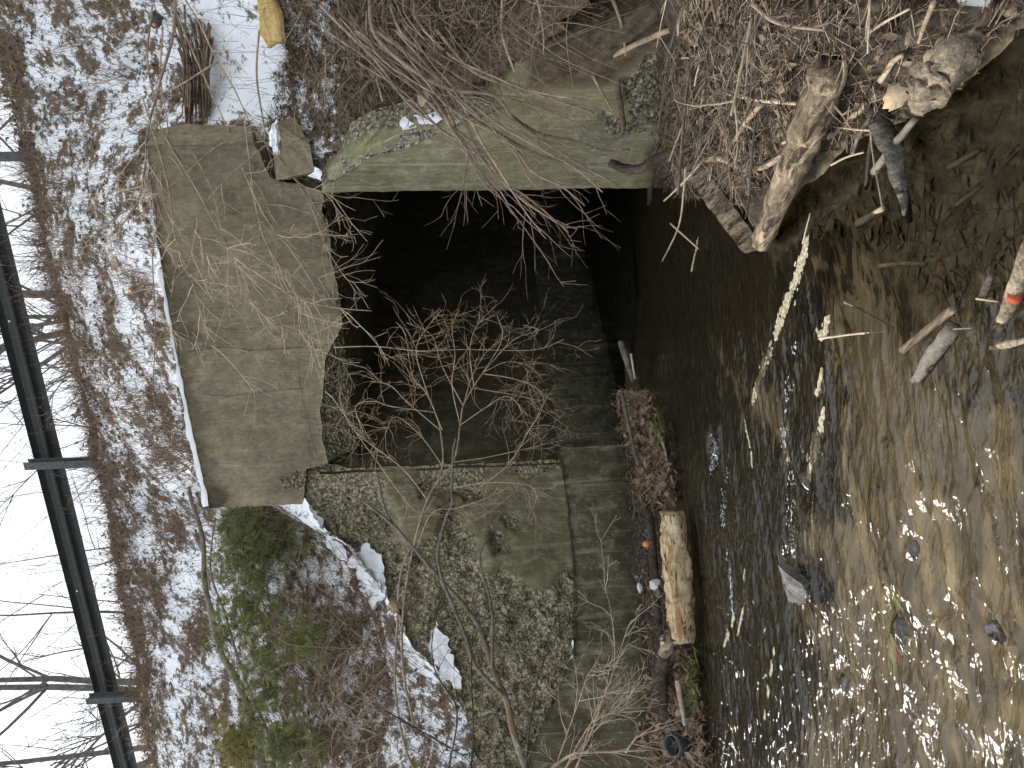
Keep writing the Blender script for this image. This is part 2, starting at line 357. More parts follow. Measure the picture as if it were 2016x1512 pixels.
# ---------------------------------------------------------------- main lines of the culvert in plan
HP = Vector((1.70, 6.60, 0)); HD = Vector((-0.912, 0.410, 0)).normalized(); HN = Vector((-0.410, -0.912, 0)).normalized()
WP = Vector((-0.86, 7.78, 0)); WD = Vector((-0.883, -0.469, 0)).normalized(); WN = Vector((0.469, -0.883, 0)).normalized()
RP = Vector((1.66, 6.55, 0)); RD = Vector((0.274, -0.962, 0)).normalized(); RN = Vector((-0.962, -0.274, 0)).normalized()
AX = Vector((0.69, 0.724, 0)).normalized()          # the barrel runs into the bank this way
ZUP = Vector((0, 0, 1))

def tps(pts):
    P = np.array([[p[0], p[1]] for p in pts]); z = np.array([p[2] for p in pts]); n = len(P)
    d = np.linalg.norm(P[:, None] - P[None], axis=2); K = d * d * np.log(d + 1e-9)
    A = np.zeros((n + 3, n + 3)); A[:n, :n] = K + np.eye(n) * 0.02; A[:n, n] = 1; A[:n, n + 1:] = P; A[n, :n] = 1; A[n + 1:, :n] = P.T
    c = np.linalg.solve(A, np.concatenate([z, np.zeros(3)]))
    def f(x, y):
        r = np.hypot(x - P[:, 0], y - P[:, 1]); return float((c[:n] * r * r * np.log(r + 1e-9)).sum() + c[n] + c[n + 1] * x + c[n + 2] * y)
    return f

def slab(name, mat, pxpoly, P, D, N, thick, parent, step=0.045, rough=None, smooth_amp=0.004, rough_amp=0.05, recess=0.03, edge_jit=0.0, wet=None, off=0.0, world=None, lean=0.0, dense_edge=0.05, seed=0.0, mud=None, pin=None):
    """a wall slab: outline read off the face, real thickness, front face broken up where the concrete has come away"""
    if world is None: poly = [onp(x, y, P, N) for x, y in pxpoly]
    else: poly = world
    uv = [((q - P).dot(D), q.z) for q in poly]
    ring = []
    for i in range(len(uv)):
        a, b = Vector(uv[i]), Vector(uv[(i + 1) % len(uv)])
        m = max(1, int((b - a).length / dense_edge)); nn = Vector((-(b - a).y, (b - a).x)); nn = nn.normalized() if nn.length else nn
        for k in range(m):
            q = a.lerp(b, k / m); q = q + nn * edge_jit * noise.fractal(Vector((q.x * 9, q.y * 9, seed)), 0.8, 2, 3)
            ring.append(q)
    ring2 = [(q.x, q.y) for q in ring]
    us = [q[0] for q in ring2]; vv = [q[1] for q in ring2]
    pts = list(ring); x = min(us) + step / 2; r = random.Random(3)
    while x < max(us):
        y = min(vv) + step / 2
        while y < max(vv):
            a, b = x + r.uniform(-.3, .3) * step, y + r.uniform(-.3, .3) * step
            if inpoly(a, b, ring2): pts.append(Vector((a, b)))
            y += step
        x += step
    n = len(ring)
    V2, E2, F2, *_ = geometry.delaunay_2d_cdt(pts, [], [list(range(n))], 1, 1e-5)
    mb = MB(); ra = []; wa = []; ma = []
    for q in V2:
        p = P + D * q.x; p = Vector((p.x, p.y, q.y))
        px, py = proj(p); rr = 0.0
        jx = px + 14 * noise.fractal(p * 5, 0.8, 2, 3); jy = py + 14 * noise.fractal(p * 5 + Vector((9, 0, 0)), 0.8, 2, 3)
        for R in (rough or []): rr = max(rr, soft(jx, jy, R, 26))
        h = smooth_amp * noise.fractal(p * 3, 0.8, 2, 3)
        pf = max(0.0, min(1.0, ((p - pin).dot(D) - 0.02) / 0.35)) if pin is not None else 1.0
        if pin is not None: h *= pf
        if rr > 0:
            c = noise.fractal(p * 7 + Vector((seed, 0, 0)), 0.7, 2, 4); vd = noise.voronoi(p * 15)[0][0]
            h += rr * pf * (-recess + rough_amp * c * 0.7 + rough_amp * (0.45 - vd) * 0.8)
        mb.v.append(p + N * (h + off) - N * lean * max(0, p.z - 0.8) * rr * pf); ra.append(rr); wa.append(wet(p) if wet else 0.0); ma.append(mud(px, py) if mud else 0.0)
    for f in F2:
        a, b, c = (mb.v[i] for i in f[:3])
        mb.f.append(tuple(f) if (b - a).cross(c - a).dot(N) > 0 else tuple(reversed(f))); mb.m.append(0)
    # rim and back
    nb = len(mb.v); idx = {}
    ringi = list(range(n))
    for i in ringi: mb.v.append(mb.v[i] - N * thick); ra.append(1.0); wa.append(wa[i]); ma.append(ma[i])
    for i in range(n):
        j = (i + 1) % n; mb.f.append((i, j, nb + j, nb + i)); mb.m.append(0)
    mb.attr = {'rough': ra, 'wet': wa, 'mudstain': ma}
    o = mb.build(name, mat, parent)
    return o

def roughsheet(name, mat, rows, parent, amp=0.04, sc_=7, sub=6, rough=1.0, snow=None):
    """rough surface spanned between rows of points"""
    m = [smoothline(r, sub) for r in rows]; L = min(len(q) for q in m); m = [q[:L] for q in m]
    full = []
    for i in range(len(m) - 1):
        for k in range(sub): full.append([m[i][j].lerp(m[i + 1][j], k / sub) for j in range(L)])
    full.append(m[-1]); mb = MB(); H = len(full)
    for i, r_ in enumerate(full):
        for j, p in enumerate(r_):
            e = 0.35 if i in (0, H - 1) else 1.0
            c = noise.fractal(p * sc_, 0.75, 2.1, 4); vd = noise.voronoi(p * 15)[0][0]
            mb.v.append(p + (Vector((-0.3, -0.5, 0.8)).normalized() * (c * amp + (0.4 - vd) * amp)) * e)
    for i in range(H - 1):
        for j in range(L - 1): mb.f.append((i * L + j, i * L + j + 1, (i + 1) * L + j + 1, (i + 1) * L + j)); mb.m.append(0)
    mb.attr = {'rough': [rough] * len(mb.v), 'wet': [0.0] * len(mb.v)}
    return mb.build(name, mat, parent)

# ================================================================ SETTING: hillside
ctl = []
def cp(x, y, d): q = at(x, y, d); ctl.append((q.x, q.y, q.z))
for q in ((2.76, 8.71), (-0.79, 10.02), (-4.4, 11.1), (6.3, 7.5), (10, 6.3), (-8.5, 12.3)): ctl.append((q[0], q[1], 6.5)); ctl.append((q[0] + 0.6, q[1] + 2.0, 6.55))
for q in ((12, 18), (0, 18), (-12, 22)): ctl.append((*q, 6.5))
for q in ((4.13, 8.2, 6.6), (5.1, 7.85, 6.6), (3.4, 8.47, 6.55), (1.0, 9.36, 6.5), (-2.6, 10.6, 6.5)): ctl.append(q)
for q in ((2.2, 6.95, 4.1), (1.3, 7.15, 4.15), (0.4, 7.55, 4.15), (-0.4, 7.95, 4.15), (-1.1, 8.3, 4.1)): ctl.append(q)
for q in ((600, 0, 5.9), (450, 0, 6.5), (262, 0, 7.2), (700, 0, 5.6), (560, 180, 6.5), (620, 230, 6.35), (450, 150, 6.9), (300, 150, 7.5), (720, 230, 6.15), (760, 200, 6.1), (860, 220, 5.75),
          (800, 0, 5.35), (900, 0, 5.15), (1000, 0, 5.0), (1100, 0, 4.9), (900, 120, 5.45), (1000, 100, 5.25), (1060, 110, 5.15), (1150, 60, 4.85),
          (600, 1020, 8.45), (480, 1010, 8.9), (680, 1090, 8.0), (745, 1170, 7.55), (800, 1260, 7.25), (870, 1330, 7.05), (925, 1440, 6.95), (940, 1512, 6.85),
          (650, 1220, 8.3), (650, 1400, 8.2), (800, 1400, 7.5), (800, 1500, 7.4), (500, 1300, 9.3), (500, 1500, 9.3), (350, 1200, 10), (350, 1500, 10.2)): cp(*q)
for q in ((5, 5.5, 4.2), (4.2, 4, 2.8), (3.6, 3, 1.9), (3.2, 2, 1.5), (-6, 8, 3.0), (-5, 6.3, 1.7), (-8, 7, 2.6), (8, 4, 4.5)): ctl.append(q)
hill_raw = tps(ctl)
def hillz(x, y): return min(6.6, hill_raw(x, y))
# land behind the walls only
cut = [Vector((3.1, 1.0)), Vector((2.44, 4.35)), Vector((1.86, 6.5)), Vector((2.12, 6.62)), Vector((-1.22, 8.12)), Vector((-1.1, 7.92)), Vector((-3.4, 6.68)), Vector((-9.0, 3.7))]
streampoly = [(q.x, q.y) for q in cut] + [(-9, -8), (3.1, -8)]
DS = Vector((-0.30, -0.92)).normalized()         # downslope in plan
def barefac(x, y, z):
    p = Vector((x, y, 0)); s = Vector((p.x * DS.x + p.y * DS.y, -p.x * DS.y + p.y * DS.x, 0))
    n = noise.fractal(Vector((s.x * 4.6, s.y * 1.25, 3.1)), 0.7, 2.1, 5) * 0.2 + 0.12 * noise.noise(Vector((s.x * 11, s.y * 7, 9)))
    px, py = proj(Vector((x, y, z))) if y > 1 else (0, 0)
    b = 0.48 + n
    if z > 6.1: b += (z - 6.1) * 0.6
    if px > 640 and py < 330: b += min(1, (px - 640) / 90)
    if py < 240 and 400 < px < 560: b -= 0.22
    if 560 < px < 760 and py > 1150: b += 0.1 * soft(px, py, [(560, 1120), (720, 1180), (790, 1330), (760, 1512), (520, 1512), (540, 1250)], 80)
    return b
xs = np.concatenate([np.arange(-30, -7, 0.8), np.arange(-7, 5.2, 0.055), np.arange(5.2, 30, 0.8)])
ys = np.concatenate([np.arange(0.6, 3.5, 0.12), np.arange(3.5, 11.6, 0.055), np.arange(11.6, 45, 0.9)])
mb = MB(); gi = -np.ones((len(xs), len(ys)), int); bare = []; hillmap = {}
for i, x in enumerate(xs):
    for j, y in enumerate(ys):
        if inpoly(x, y, streampoly): continue
        z = hillz(x, y)
        b = 0.3
        if -7 < x < 5.2 and 3 < y < 11.6:
            b = barefac(x, y, z)
            p = Vector((x, y, z)); z += 0.05 * noise.fractal(p * 2.2, 0.8, 2, 4) - 0.04 * max(0, min(1, (b - 0.45) * 4))
        gi[i, j] = len(mb.v); mb.v.append(Vector((x, y, z))); bare.append(b)
for i in range(len(xs) - 1):
    for j in range(len(ys) - 1):
        q = (gi[i, j], gi[i + 1, j], gi[i + 1, j + 1], gi[i, j + 1])
        if min(q) >= 0: mb.f.append(tuple(int(k) for k in q)); mb.m.append(0)
mb.attr = {'bare': bare}
hill = mb.build('hillside', M_snow, origin=Vector((0, 0, 0))); tag(hill, 'steep snowy hillside with brown weeds rising to the road edge', kind='structure')
bvh_hill = BVHTree.FromPolygons([tuple(v) for v in mb.v], mb.f)
def drop(bv, x, y, top=12.0):
    h = bv.ray_cast(Vector((x, y, top)), Vector((0, 0, -1)))
    return h[0] if h[0] else None
def hit(bv, x, y):
    h = bv.ray_cast(CAM, ray(x, y).normalized()); return h[0]

# ================================================================ SETTING: stream bed with the silt banks
bctl = []
def bp(x, y, z): q = onz(x, y, z); bctl.append((q.x, q.y, z))
for q in ((1500, 480), (1455, 385), (1330, 372), (1290, 372), (1620, 330), (1700, 262), (1790, 240), (1950, 105), (1990, 10)): bp(*q, 0.0)
for q in ((1400, 250, .16), (1400, 160, .26), (1380, 60, .42), (1500, 60, .40), (1600, 40, .40), (1700, 40, .34), (1800, 40, .26), (1900, 20, .15), (1480, 200, .24), (1560, 170, .27), (1420, 330, .06), (1660, 150, .24), (1300, 330, .02), (1330, 250, .12)): bp(*q)
for q in ((1560, 500), (1660, 360), (1740, 300), (1850, 250), (1980, 140), (1500, 560), (1400, 470), (1330, 450), (1300, 500)): bp(*q, -0.07)
for x in np.arange(-4, 1.2, 0.9):
    for y in np.arange(1, 9, 0.9):
        p = Vector((x, y, 0)); px, py = proj(p) if y > 0.5 else (3000, 0)
        if py > 560 and not (px < 1420 and py > 900): bctl.append((x, y, -0.13))
for q in ((1.1, 1.0, 0.0), (1.5, 1.0, .25), (1.6, 2.0, .4), (2.4, 3.5, .6), (2.4, 2, .9), (0.5, 1, -.12), (2.9, 1.0, 1.3), (3, 3, 1.3), (2.6, 4.6, .55)): bctl.append(q)
for q in ((1310, 915), (1390, 1505), (1350, 1300), (1330, 1100), (1262, 790), (1232, 690)): bp(*q, 0.0)
for q in ((1285, 1500, .14), (1275, 1300, .12), (1262, 1100, .1), (1240, 950, .07), (1225, 830, .04), (1330, 1500, .1), (1315, 1350, .08), (1270, 1000, .06)): bp(*q)
for x, y in ((3, 11), (6, 14), (1.5, 9), (4, 12.5)): bctl.append((x, y, -0.13))
bed_raw = tps(bctl)
SAND = [(1690, 470), (1655, 560), (1650, 700), (1662, 900), (1675, 1010), (1600, 1060), (1590, 1220), (1650, 1330), (1600, 1420), (1585, 1530), (2100, 1540), (2100, 760), (1900, 800), (1830, 700), (1790, 640), (1740, 560), (1720, 490)]
SAND2 = [(1380, 640), (1420, 720), (1455, 790), (1510, 850), (1555, 930), (1570, 900), (1560, 820), (1520, 770), (1470, 750), (1430, 700)]
SAND3 = [(1590, 505), (1650, 515), (1670, 540), (1610, 530)]
SILT = [(1520, 480), (1600, 420), (1690, 470), (1720, 500), (1760, 570), (1800, 640), (1850, 720), (1880, 800), (2100, 780), (2100, -50), (1950, -50), (1500, 300)]
def bedz(x, y):
    return max(-0.2, min(1.6, bed_raw(x, y)))
xs = np.concatenate([np.arange(-9, -3.4, 0.3), np.arange(-3.4, 2.9, 0.035), np.arange(2.9, 9, 0.3)])
ys = np.concatenate([np.arange(-8, 1.6, 0.3), np.arange(1.6, 8.5, 0.035), np.arange(8.5, 16, 0.3)])
mb = MB(); sa = []; si = []; mu = []; bedP = {}
for i, x in enumerate(xs):
    for j, y in enumerate(ys):
        s1 = s2 = 0.0; m1 = 0.0
        if 1.6 <= y < 8.5 and -3.4 <= x < 2.9:
            z = bedz(x, y); p = Vector((x, y, z))
            z += 0.03 * noise.fractal(p * 2.5, 0.8, 2, 4) + (0.05 * noise.fractal(p * 9, 0.8, 2, 4) if z > 0.03 else 0)
            if x > 0.9 and (p - HP).dot(HN) < -0.05: z = min(z, -0.07)
            px, py = proj(p)
            s1 = max(soft(px, py, SAND, 170), 0.75 * soft(px, py, SAND2, 60), soft(px, py, SAND3, 40)); s2 = soft(px, py, SILT, 150)
            m1 = max(0, min(1, (z + 0.02) / 0.05))
        else:
            z = -0.13 if x < 1.2 or y > 6 else min(1.6, -0.13 + max(0, x - 1.0) * 0.9)
            s1 = 0.7 if y < 1.6 else 0.2; m1 = max(0, min(1, (z + 0.02) / 0.05))
        mb.v.append(Vector((x, y, z))); sa.append(s1); si.append(s2); mu.append(m1)
H = len(ys)
for i in range(len(xs) - 1):
    for j in range(H - 1): mb.f.append((i * H + j, (i + 1) * H + j, (i + 1) * H + j + 1, i * H + j + 1)); mb.m.append(0)
mb.attr = {'sand': sa, 'silt': si, 'mud': mu}
bed = mb.build('stream_bed', M_bed, origin=Vector((0, 0, 0))); tag(bed, 'sandy stream bed with silt banks along both sides', kind='structure')
bvh_bed = BVHTree.FromPolygons([tuple(v) for v in mb.v], mb.f)

# ---------------------------------------------------------------- water
CHOP = [(1640, 1000), (1760, 820), (1880, 700), (2100, 640), (2100, 1600), (1600, 1600), (1620, 1300)]
CALM = [(1480, 520), (1560, 480), (1700, 600), (1800, 640), (1990, 500), (2100, 480), (2100, -60), (1400, -60), (1380, 420)]
RIFF = [(1370, 700), (1460, 660), (1580, 640), (1650, 800), (1640, 1180), (1500, 1200), (1440, 1512), (1390, 1512), (1370, 1000)]
ROCKS = [(1565, 1150, 60, .03), (1661, 1346, 34, .02), (1775, 1240, 60, .02), (1799, 1083, 30, .016), (1406, 885, 36, .035), (1590, 940, 50, .02), (1900, 1430, 60, .02), (1860, 1230, 40, .015)]
xs = np.concatenate([np.arange(-9, -3.2, 0.25), np.arange(-3.2, 2.0, 0.0135), np.arange(2.0, 6.5, 0.25)])
ys = np.concatenate([np.arange(-8, 1.7, 0.25), np.arange(1.7, 7.6, 0.0135), np.arange(7.6, 15, 0.2)])
nx, ny = len(xs), len(ys)
# coarse chop map
gx = np.linspace(-3.2, 2.0, 105); gy = np.linspace(1.7, 7.6, 119); cm = np.zeros((105, 119))
for i, x in enumerate(gx):
    for j, y in enumerate(gy):
        px, py = proj(Vector((x, y, 0)))
        c = 0.5 + 0.8 * soft(px, py, CHOP, 320) + 0.35 * soft(px, py, RIFF, 80)
        c *= 1 - 0.9 * soft(px, py, CALM, 90)
        if px < 1330: c *= 0.45
        cm[i, j] = c
def sample(X, Y):
    a = np.clip((X - gx[0]) / (gx[1] - gx[0]), 0, 103.999); b = np.clip((Y - gy[0]) / (gy[1] - gy[0]), 0, 117.999)
    i = a.astype(int); j = b.astype(int); fa = a - i; fb = b - j
    return cm[i, j] * (1 - fa) * (1 - fb) + cm[i + 1, j] * fa * (1 - fb) + cm[i, j + 1] * (1 - fa) * fb + cm[i + 1, j + 1] * fa * fb
X, Y = np.meshgrid(xs, ys, indexing='ij')
chop = sample(X, Y)
rng = np.random.default_rng(5)
def vnoise(X, Y, seed):
    r = np.random.default_rng(seed); T = r.random((256, 256))
    xi = np.floor(X).astype(int); yi = np.floor(Y).astype(int); fx = X - xi; fy = Y - yi
    fx = fx * fx * fx * (fx * (fx * 6 - 15) + 10); fy = fy * fy * fy * (fy * (fy * 6 - 15) + 10)
    a = T[xi % 256, yi % 256]; b = T[(xi + 1) % 256, yi % 256]; c = T[xi % 256, (yi + 1) % 256]; d = T[(xi + 1) % 256, (yi + 1) % 256]
    return (a * (1 - fx) + b * fx) * (1 - fy) + (c * (1 - fx) + d * fx) * fy - 0.5
wx = X + 0.12 * vnoise(X * 2, Y * 2, 1); wy = Y + 0.12 * vnoise(X * 2, Y * 2, 2)
ca, sa_ = math.cos(0.25), math.sin(0.25)
U = wx * ca + wy * sa_; W = -wx * sa_ + wy * ca
rdg = lambda a, b, sd: (1 - np.abs(2 * vnoise(a, b, sd))) ** 3
Z = 0.013 * rdg(U * 2.6, W * 9, 3) + 0.007 * rdg(U * 5.0, W * 18, 4) * (0.4 + 1.2 * np.clip(vnoise(U * 1.1, W * 1.6, 8) + .5, 0, 1)) + 0.024 * vnoise(U * 1.8, W * 3.8, 6) + 0.006 * vnoise(U * 11, W * 24, 11)
Z = Z * np.where(chop > 0.25, chop, chop * 0.6) * 1.3
for (px, py, rad, am) in ROCKS:
    c = onz(px, py, 0); rr = rad / FPX * (c - CAM).length * 1.3
    d2 = ((X - c.x) ** 2 + ((Y - c.y) * 1.2) ** 2) / (rr * rr)
    Z = Z + am * np.exp(-d2) * np.cos(np.sqrt(d2) * 5)
mask = (X > -3.2) & (X < 2.0) & (Y > 1.7) & (Y < 7.6)
Z = np.where(mask, Z, 0.004 * vnoise(X * 3, Y * 3, 9))
me = bpy.data.meshes.new('stream_water')
vv = np.stack([X.ravel(), Y.ravel(), Z.ravel()], 1)
ii, jj = np.meshgrid(np.arange(nx - 1), np.arange(ny - 1), indexing='ij'); a = (ii * ny + jj).ravel()
ff = np.stack([a, a + ny, a + ny + 1, a + 1], 1)
me.vertices.add(len(vv)); me.vertices.foreach_set('co', vv.ravel())
me.loops.add(ff.size); me.loops.foreach_set('vertex_index', ff.ravel().astype(np.int32))
me.polygons.add(len(ff)); me.polygons.foreach_set('loop_start', np.arange(0, ff.size, 4, dtype=np.int32)); me.polygons.foreach_set('loop_total', np.full(len(ff), 4, np.int32))
me.polygons.foreach_set('use_smooth', [True] * len(ff)); me.update(calc_edges=True)
at_ = me.attributes.new('chop', 'FLOAT', 'POINT'); at_.data.foreach_set('value', np.clip(chop.ravel() * 0.9, 0.03, 1.0))
me.materials.append(M_water)
water = bpy.data.objects.new('stream_water', me); COL.objects.link(water)
tag(water, 'shallow clear rippling stream water flowing out of the culvert', kind='structure')

# ================================================================ CULVERT
culv = empty('culvert', Vector((0.4, 7.2, 0)), 'old concrete box culvert with crumbling headwall and flared side walls', 'culvert')
top_px = [(262, 285), (314, 503), (342, 667), (378, 847), (413, 1000)]
head_px = [(288, 286), (314, 503), (342, 667), (378, 847), (413, 1000), (470, 998), (530, 996), (594, 993), (600, 960), (604, 925), (646, 912), (640, 885), (634, 866), (634, 840), (630, 812), (636, 770), (638, 736),
           (640, 715), (643, 701), (656, 675), (666, 656), (673, 639), (671, 614), (664, 559), (655, 520), (651, 480), (645, 434), (632, 418), (638, 382), (620, 374), (600, 366), (560, 358), (531, 350), (512, 300), (500, 286)]
HEADROUGH = [[(555, 945), (575, 930), (600, 935), (600, 965), (575, 968), (556, 960)], [(628, 405), (640, 405), (652, 470), (640, 478), (630, 440)], [(645, 580), (672, 585), (672, 612), (648, 606)]]
def headstain(p):
    px, py = proj(p); tx = 259 + (py - 278) * 0.2125; n_ = noise.fractal(p * 2.3, .8, 2, 4)
    return max(0.0, min(0.75, 1.0 - (px - tx) / (48 + 46 * n_))) + 0.8 * soft(px, py, [(415, 965), (440, 966), (452, 990), (440, 1000), (412, 1002)], 14)
head = slab('headwall', MC_head, head_px, HP, HD, HN, 0.42, culv, step=0.05, rough=HEADROUGH, smooth_amp=0.006, rough_amp=0.03, edge_jit=0.012, dense_edge=0.04, wet=headstain)
# chamfered right end of the headwall
q = [onp(288, 286, HP, HN), onp(500, 286, HP, HN), onp(483, 252, HP, HN) - HN * 0.18, onp(345, 249, HP, HN) - HN * 0.18, onp(275, 262, HP, HN) - HN * 0.15]
mb = MB(); c = [p + rv(0.003) for p in q]
mb.v += c + [p - HN * 0.25 + HD * 0.05 for p in c]; n = 5
mb.f.append(tuple(range(n))); mb.m.append(0)
for i in range(n): mb.f.append((i, (i + 1) % n, n + (i + 1) % n, n + i)); mb.m.append(0)
mb.attr = {'rough': [0.0] * 10, 'wet': [0.0] * 10}
mb.build('chamfered_end', MC_head, culv, smooth=False)
# top of headwall: thin drip edge with snow lying on it
mb = MB(); line = smoothline([onp(x, y, HP, HN) for x, y in [(318, 530), (342, 667), (378, 847), (413, 998)]], 14)
for i, p in enumerate(line):
    t = i / (len(line) - 1); hgt = 0.018 + 0.05 * max(0, noise.fractal(p * 3, 0.8, 2, 3) + 0.25) + 0.03 * t
    for k, (a, h) in enumerate(((0.0, 0.002), (0.03, hgt * 0.8), (-0.12, hgt), (-0.4, hgt * 0.9))):
        mb.v.append(p + HN * (a - 0.03) + ZUP * (h + 0.004 * noise.noise(p * 20 + Vector((k, 0, 0)))))
for i in range(len(line) - 1):
    for k in range(3): mb.f.append((i * 4 + k, (i + 1) * 4 + k, (i + 1) * 4 + k + 1, i * 4 + k + 1)); mb.m.append(0)
snowcap = mb.build('snow_strip', M_snowcap); tag(snowcap, 'thin strip of snow lying along the top edge of the concrete headwall', 'snow')
# vertical cracks down the headwall face
for pts, w_ in (([(352, 695), (390, 690), (440, 682), (500, 688), (560, 686), (640, 684)], .004), ([(398, 775), (440, 780), (480, 776), (540, 768), (600, 765)], .003), ([(395, 640), (470, 650), (560, 637), (650, 640)], .002), ([(585, 700), (592, 760), (606, 830), (618, 880), (625, 905)], .003)):
    P_ = smoothline([onp(x, y, HP, HN) + HN * 0.006 + rv(0.006) for x, y in pts], 5); mb = MB(); mb.tube(P_, [w_ * rnd.uniform(.25, .7) for _ in P_], 4)
    mb.build('crack', M_darkbark, culv)
# broken underside: rough core between the broken lip and the soffit
lip = [(646, 912), (634, 866), (630, 812), (636, 770), (638, 736), (643, 701), (666, 656), (673, 639), (664, 559), (655, 520), (645, 434), (638, 384)]
row0 = [onp(x, y, HP, HN) - HN * 0.02 for x, y in lip]
row1 = []; row2 = []
for i, p in enumerate(row0):
    t = i / (len(row0) - 1)
    q = p - HN * (0.16 - 0.08 * t); q.z = p.z * 0.55 + 2.80 * 0.45 + 0.0; row1.append(q)
    q = p - HN * (0.30 - 0.1 * t); q.z = 2.80; row2.append(q)
row3 = [p - HN * 0.0 + ZUP * 0.06 - HN * 0.05 for p in row2]
roughsheet('broken_soffit_edge', MC_core, [row0, row1, row2, row3], culv, amp=0.045, sub=6)
# the barrel: roof slab, left wall with its footing ledge, right wall, end in the dark
JL = Vector((-0.80, 7.90, 0)); JR = Vector((1.72, 6.62, 0))
def meet(P, D, Q, E_):
    den = D.x * E_.y - D.y * E_.x; t = ((Q.x - P.x) * E_.y - (Q.y - P.y) * E_.x) / den; return P + D * t
JU = meet(WP - WN * 0.075, WD, JL, AX)
def wallquad(name, mat, a, b, z0, z1, parent, nx_=60, nz_=14, wet=0.0, amp=0.012, roughf=0.0):
    mb = MB(); nrm = (b - a).cross(ZUP).normalized()
    for i in range(nx_ + 1):
        for k in range(nz_ + 1):
            p = a.lerp(b, i / nx_); p = Vector((p.x, p.y, z0 + (z1 - z0) * k / nz_)); mb.v.append(p + nrm * amp * noise.fractal(p * 3, 0.8, 2, 3))
    for i in range(nx_):
        for k in range(nz_): mb.f.append((i * (nz_ + 1) + k, (i + 1) * (nz_ + 1) + k, (i + 1) * (nz_ + 1) + k + 1, i * (nz_ + 1) + k + 1)); mb.m.append(0)
    mb.attr = {'rough': [roughf] * len(mb.v), 'wet': [max(0, min(1, wet - p.z / 0.35)) if wet else 0.0 for p in mb.v]}
    return mb.build(name, mat, parent)
BL = 26.0
WS = JL - Vector((AX.y, -AX.x, 0)) * 0.02
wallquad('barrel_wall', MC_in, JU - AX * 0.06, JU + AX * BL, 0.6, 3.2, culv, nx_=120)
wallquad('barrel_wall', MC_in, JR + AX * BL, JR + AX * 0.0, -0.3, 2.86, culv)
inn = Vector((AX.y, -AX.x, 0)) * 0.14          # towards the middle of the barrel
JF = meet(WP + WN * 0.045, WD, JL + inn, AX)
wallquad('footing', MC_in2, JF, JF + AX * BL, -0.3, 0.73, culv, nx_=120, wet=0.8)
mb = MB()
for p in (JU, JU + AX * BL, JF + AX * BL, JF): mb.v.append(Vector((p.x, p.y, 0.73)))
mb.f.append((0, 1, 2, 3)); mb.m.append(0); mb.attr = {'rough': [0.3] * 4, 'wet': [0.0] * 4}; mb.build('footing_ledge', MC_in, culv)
# roof slab soffit
mb = MB(); A0 = JL - Vector((AX.y, -AX.x, 0)) * 0.1 - HN * 0.0; B0 = JR.copy()
for i in range(41):
    for k in range(9):
        p = A0.lerp(B0, k / 8) + AX * (BL * (i / 40) ** 2); mb.v.append(Vector((p.x, p.y, 2.805)))
for i in range(40):
    for k in range(8): mb.f.append((i * 9 + k, i * 9 + k + 1, (i + 1) * 9 + k + 1, (i + 1) * 9 + k)); mb.m.append(0)
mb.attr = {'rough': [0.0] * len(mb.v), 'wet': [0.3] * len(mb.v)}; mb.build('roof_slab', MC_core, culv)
mb = MB(); e0 = JL + AX * BL; e1 = JR + AX * BL
for p, z in ((e0, -.3), (e1, -.3), (e1, 2.9), (e0, 2.9)): mb.v.append(Vector((p.x, p.y, z)))
mb.f.append((0, 1, 2, 3)); mb.m.append(0); mb.attr = {'rough': [0.] * 4, 'wet': [1.] * 4}; mb.build('barrel_end', MC_core, culv)
# left side wall: upper face, crumbling away to the left
_q0 = proj(Vector((JU.x, JU.y, 2.86))); _q1 = proj(Vector((JU.x, JU.y, 0.70)))
up_px = [(_q0[0], _q0[1]), (640, 912), (606, 920), (588, 940), (590, 962), (612, 990), (640, 1025), (690, 1050), (722, 1060), (745, 1090), (752, 1150), (775, 1200), (800, 1250), (840, 1290), (870, 1330), (905, 1390), (930, 1440), (940, 1545),
         (1034, 1545), (1040, 1512), (1060, 1450), (1100, 1370), (1127, 1298), (1136, 1200), (1131, 1100), (1120, 1000), (_q1[0], _q1[1])]
LROUGH = [[(560, 905), (690, 905), (760, 940), (765, 1010), (800, 1075), (850, 1060), (868, 1035), (885, 1000), (905, 1010), (932, 1050), (937, 1100), (962, 1120), (992, 1120), (1022, 1140), (1050, 1157), (1068, 1163), (1082, 1150), (1120, 1120), (1145, 1125), (1150, 1320), (1050, 1560), (900, 1560), (560, 1100)],
          [(820, 900), (870, 895), (955, 900), (962, 940), (940, 980), (880, 970), (830, 960)], [(985, 890), (1095, 888), (1108, 925), (1040, 935), (990, 925)], [(995, 1010), (1020, 1015), (1015, 1040), (998, 1035)], [(975, 1050), (1000, 1045), (1005, 1080), (980, 1085)]]
slab('side_wall', MC_left, up_px, WP - WN * 0.06, WD, WN, 0.45, culv, step=0.03, rough=LROUGH, smooth_amp=0.008, rough_amp=0.115, recess=0.04, edge_jit=0.03, lean=0.16, pin=JU)
# left footing below the ledge
_q2 = proj(Vector((JF.x, JF.y, 0.735)))
foot_px = [(_q2[0], _q2[1]), (1120, 1000), (1130, 1100), (1135, 1200), (1134, 1290), (1120, 1302), (1098, 1370), (1058, 1450), (1036, 1512), (1020, 1560)]
fo = [onp(x, y, WP + WN * 0.06, WN) for x, y in foot_px]
fo += [Vector((fo[-1].x, fo[-1].y, -0.25)) + WD * 0.5, Vector((fo[0].x, fo[0].y, -0.25))]
slab('footing', MC_foot, None, WP + WN * 0.06, WD, WN, 0.3, culv, step=0.045, smooth_amp=0.012, edge_jit=0.012, world=fo, rough=[], wet=lambda p: max(0, min(1, 1.05 - p.z / (0.30 + 0.1 * noise.noise(p * 2)))))
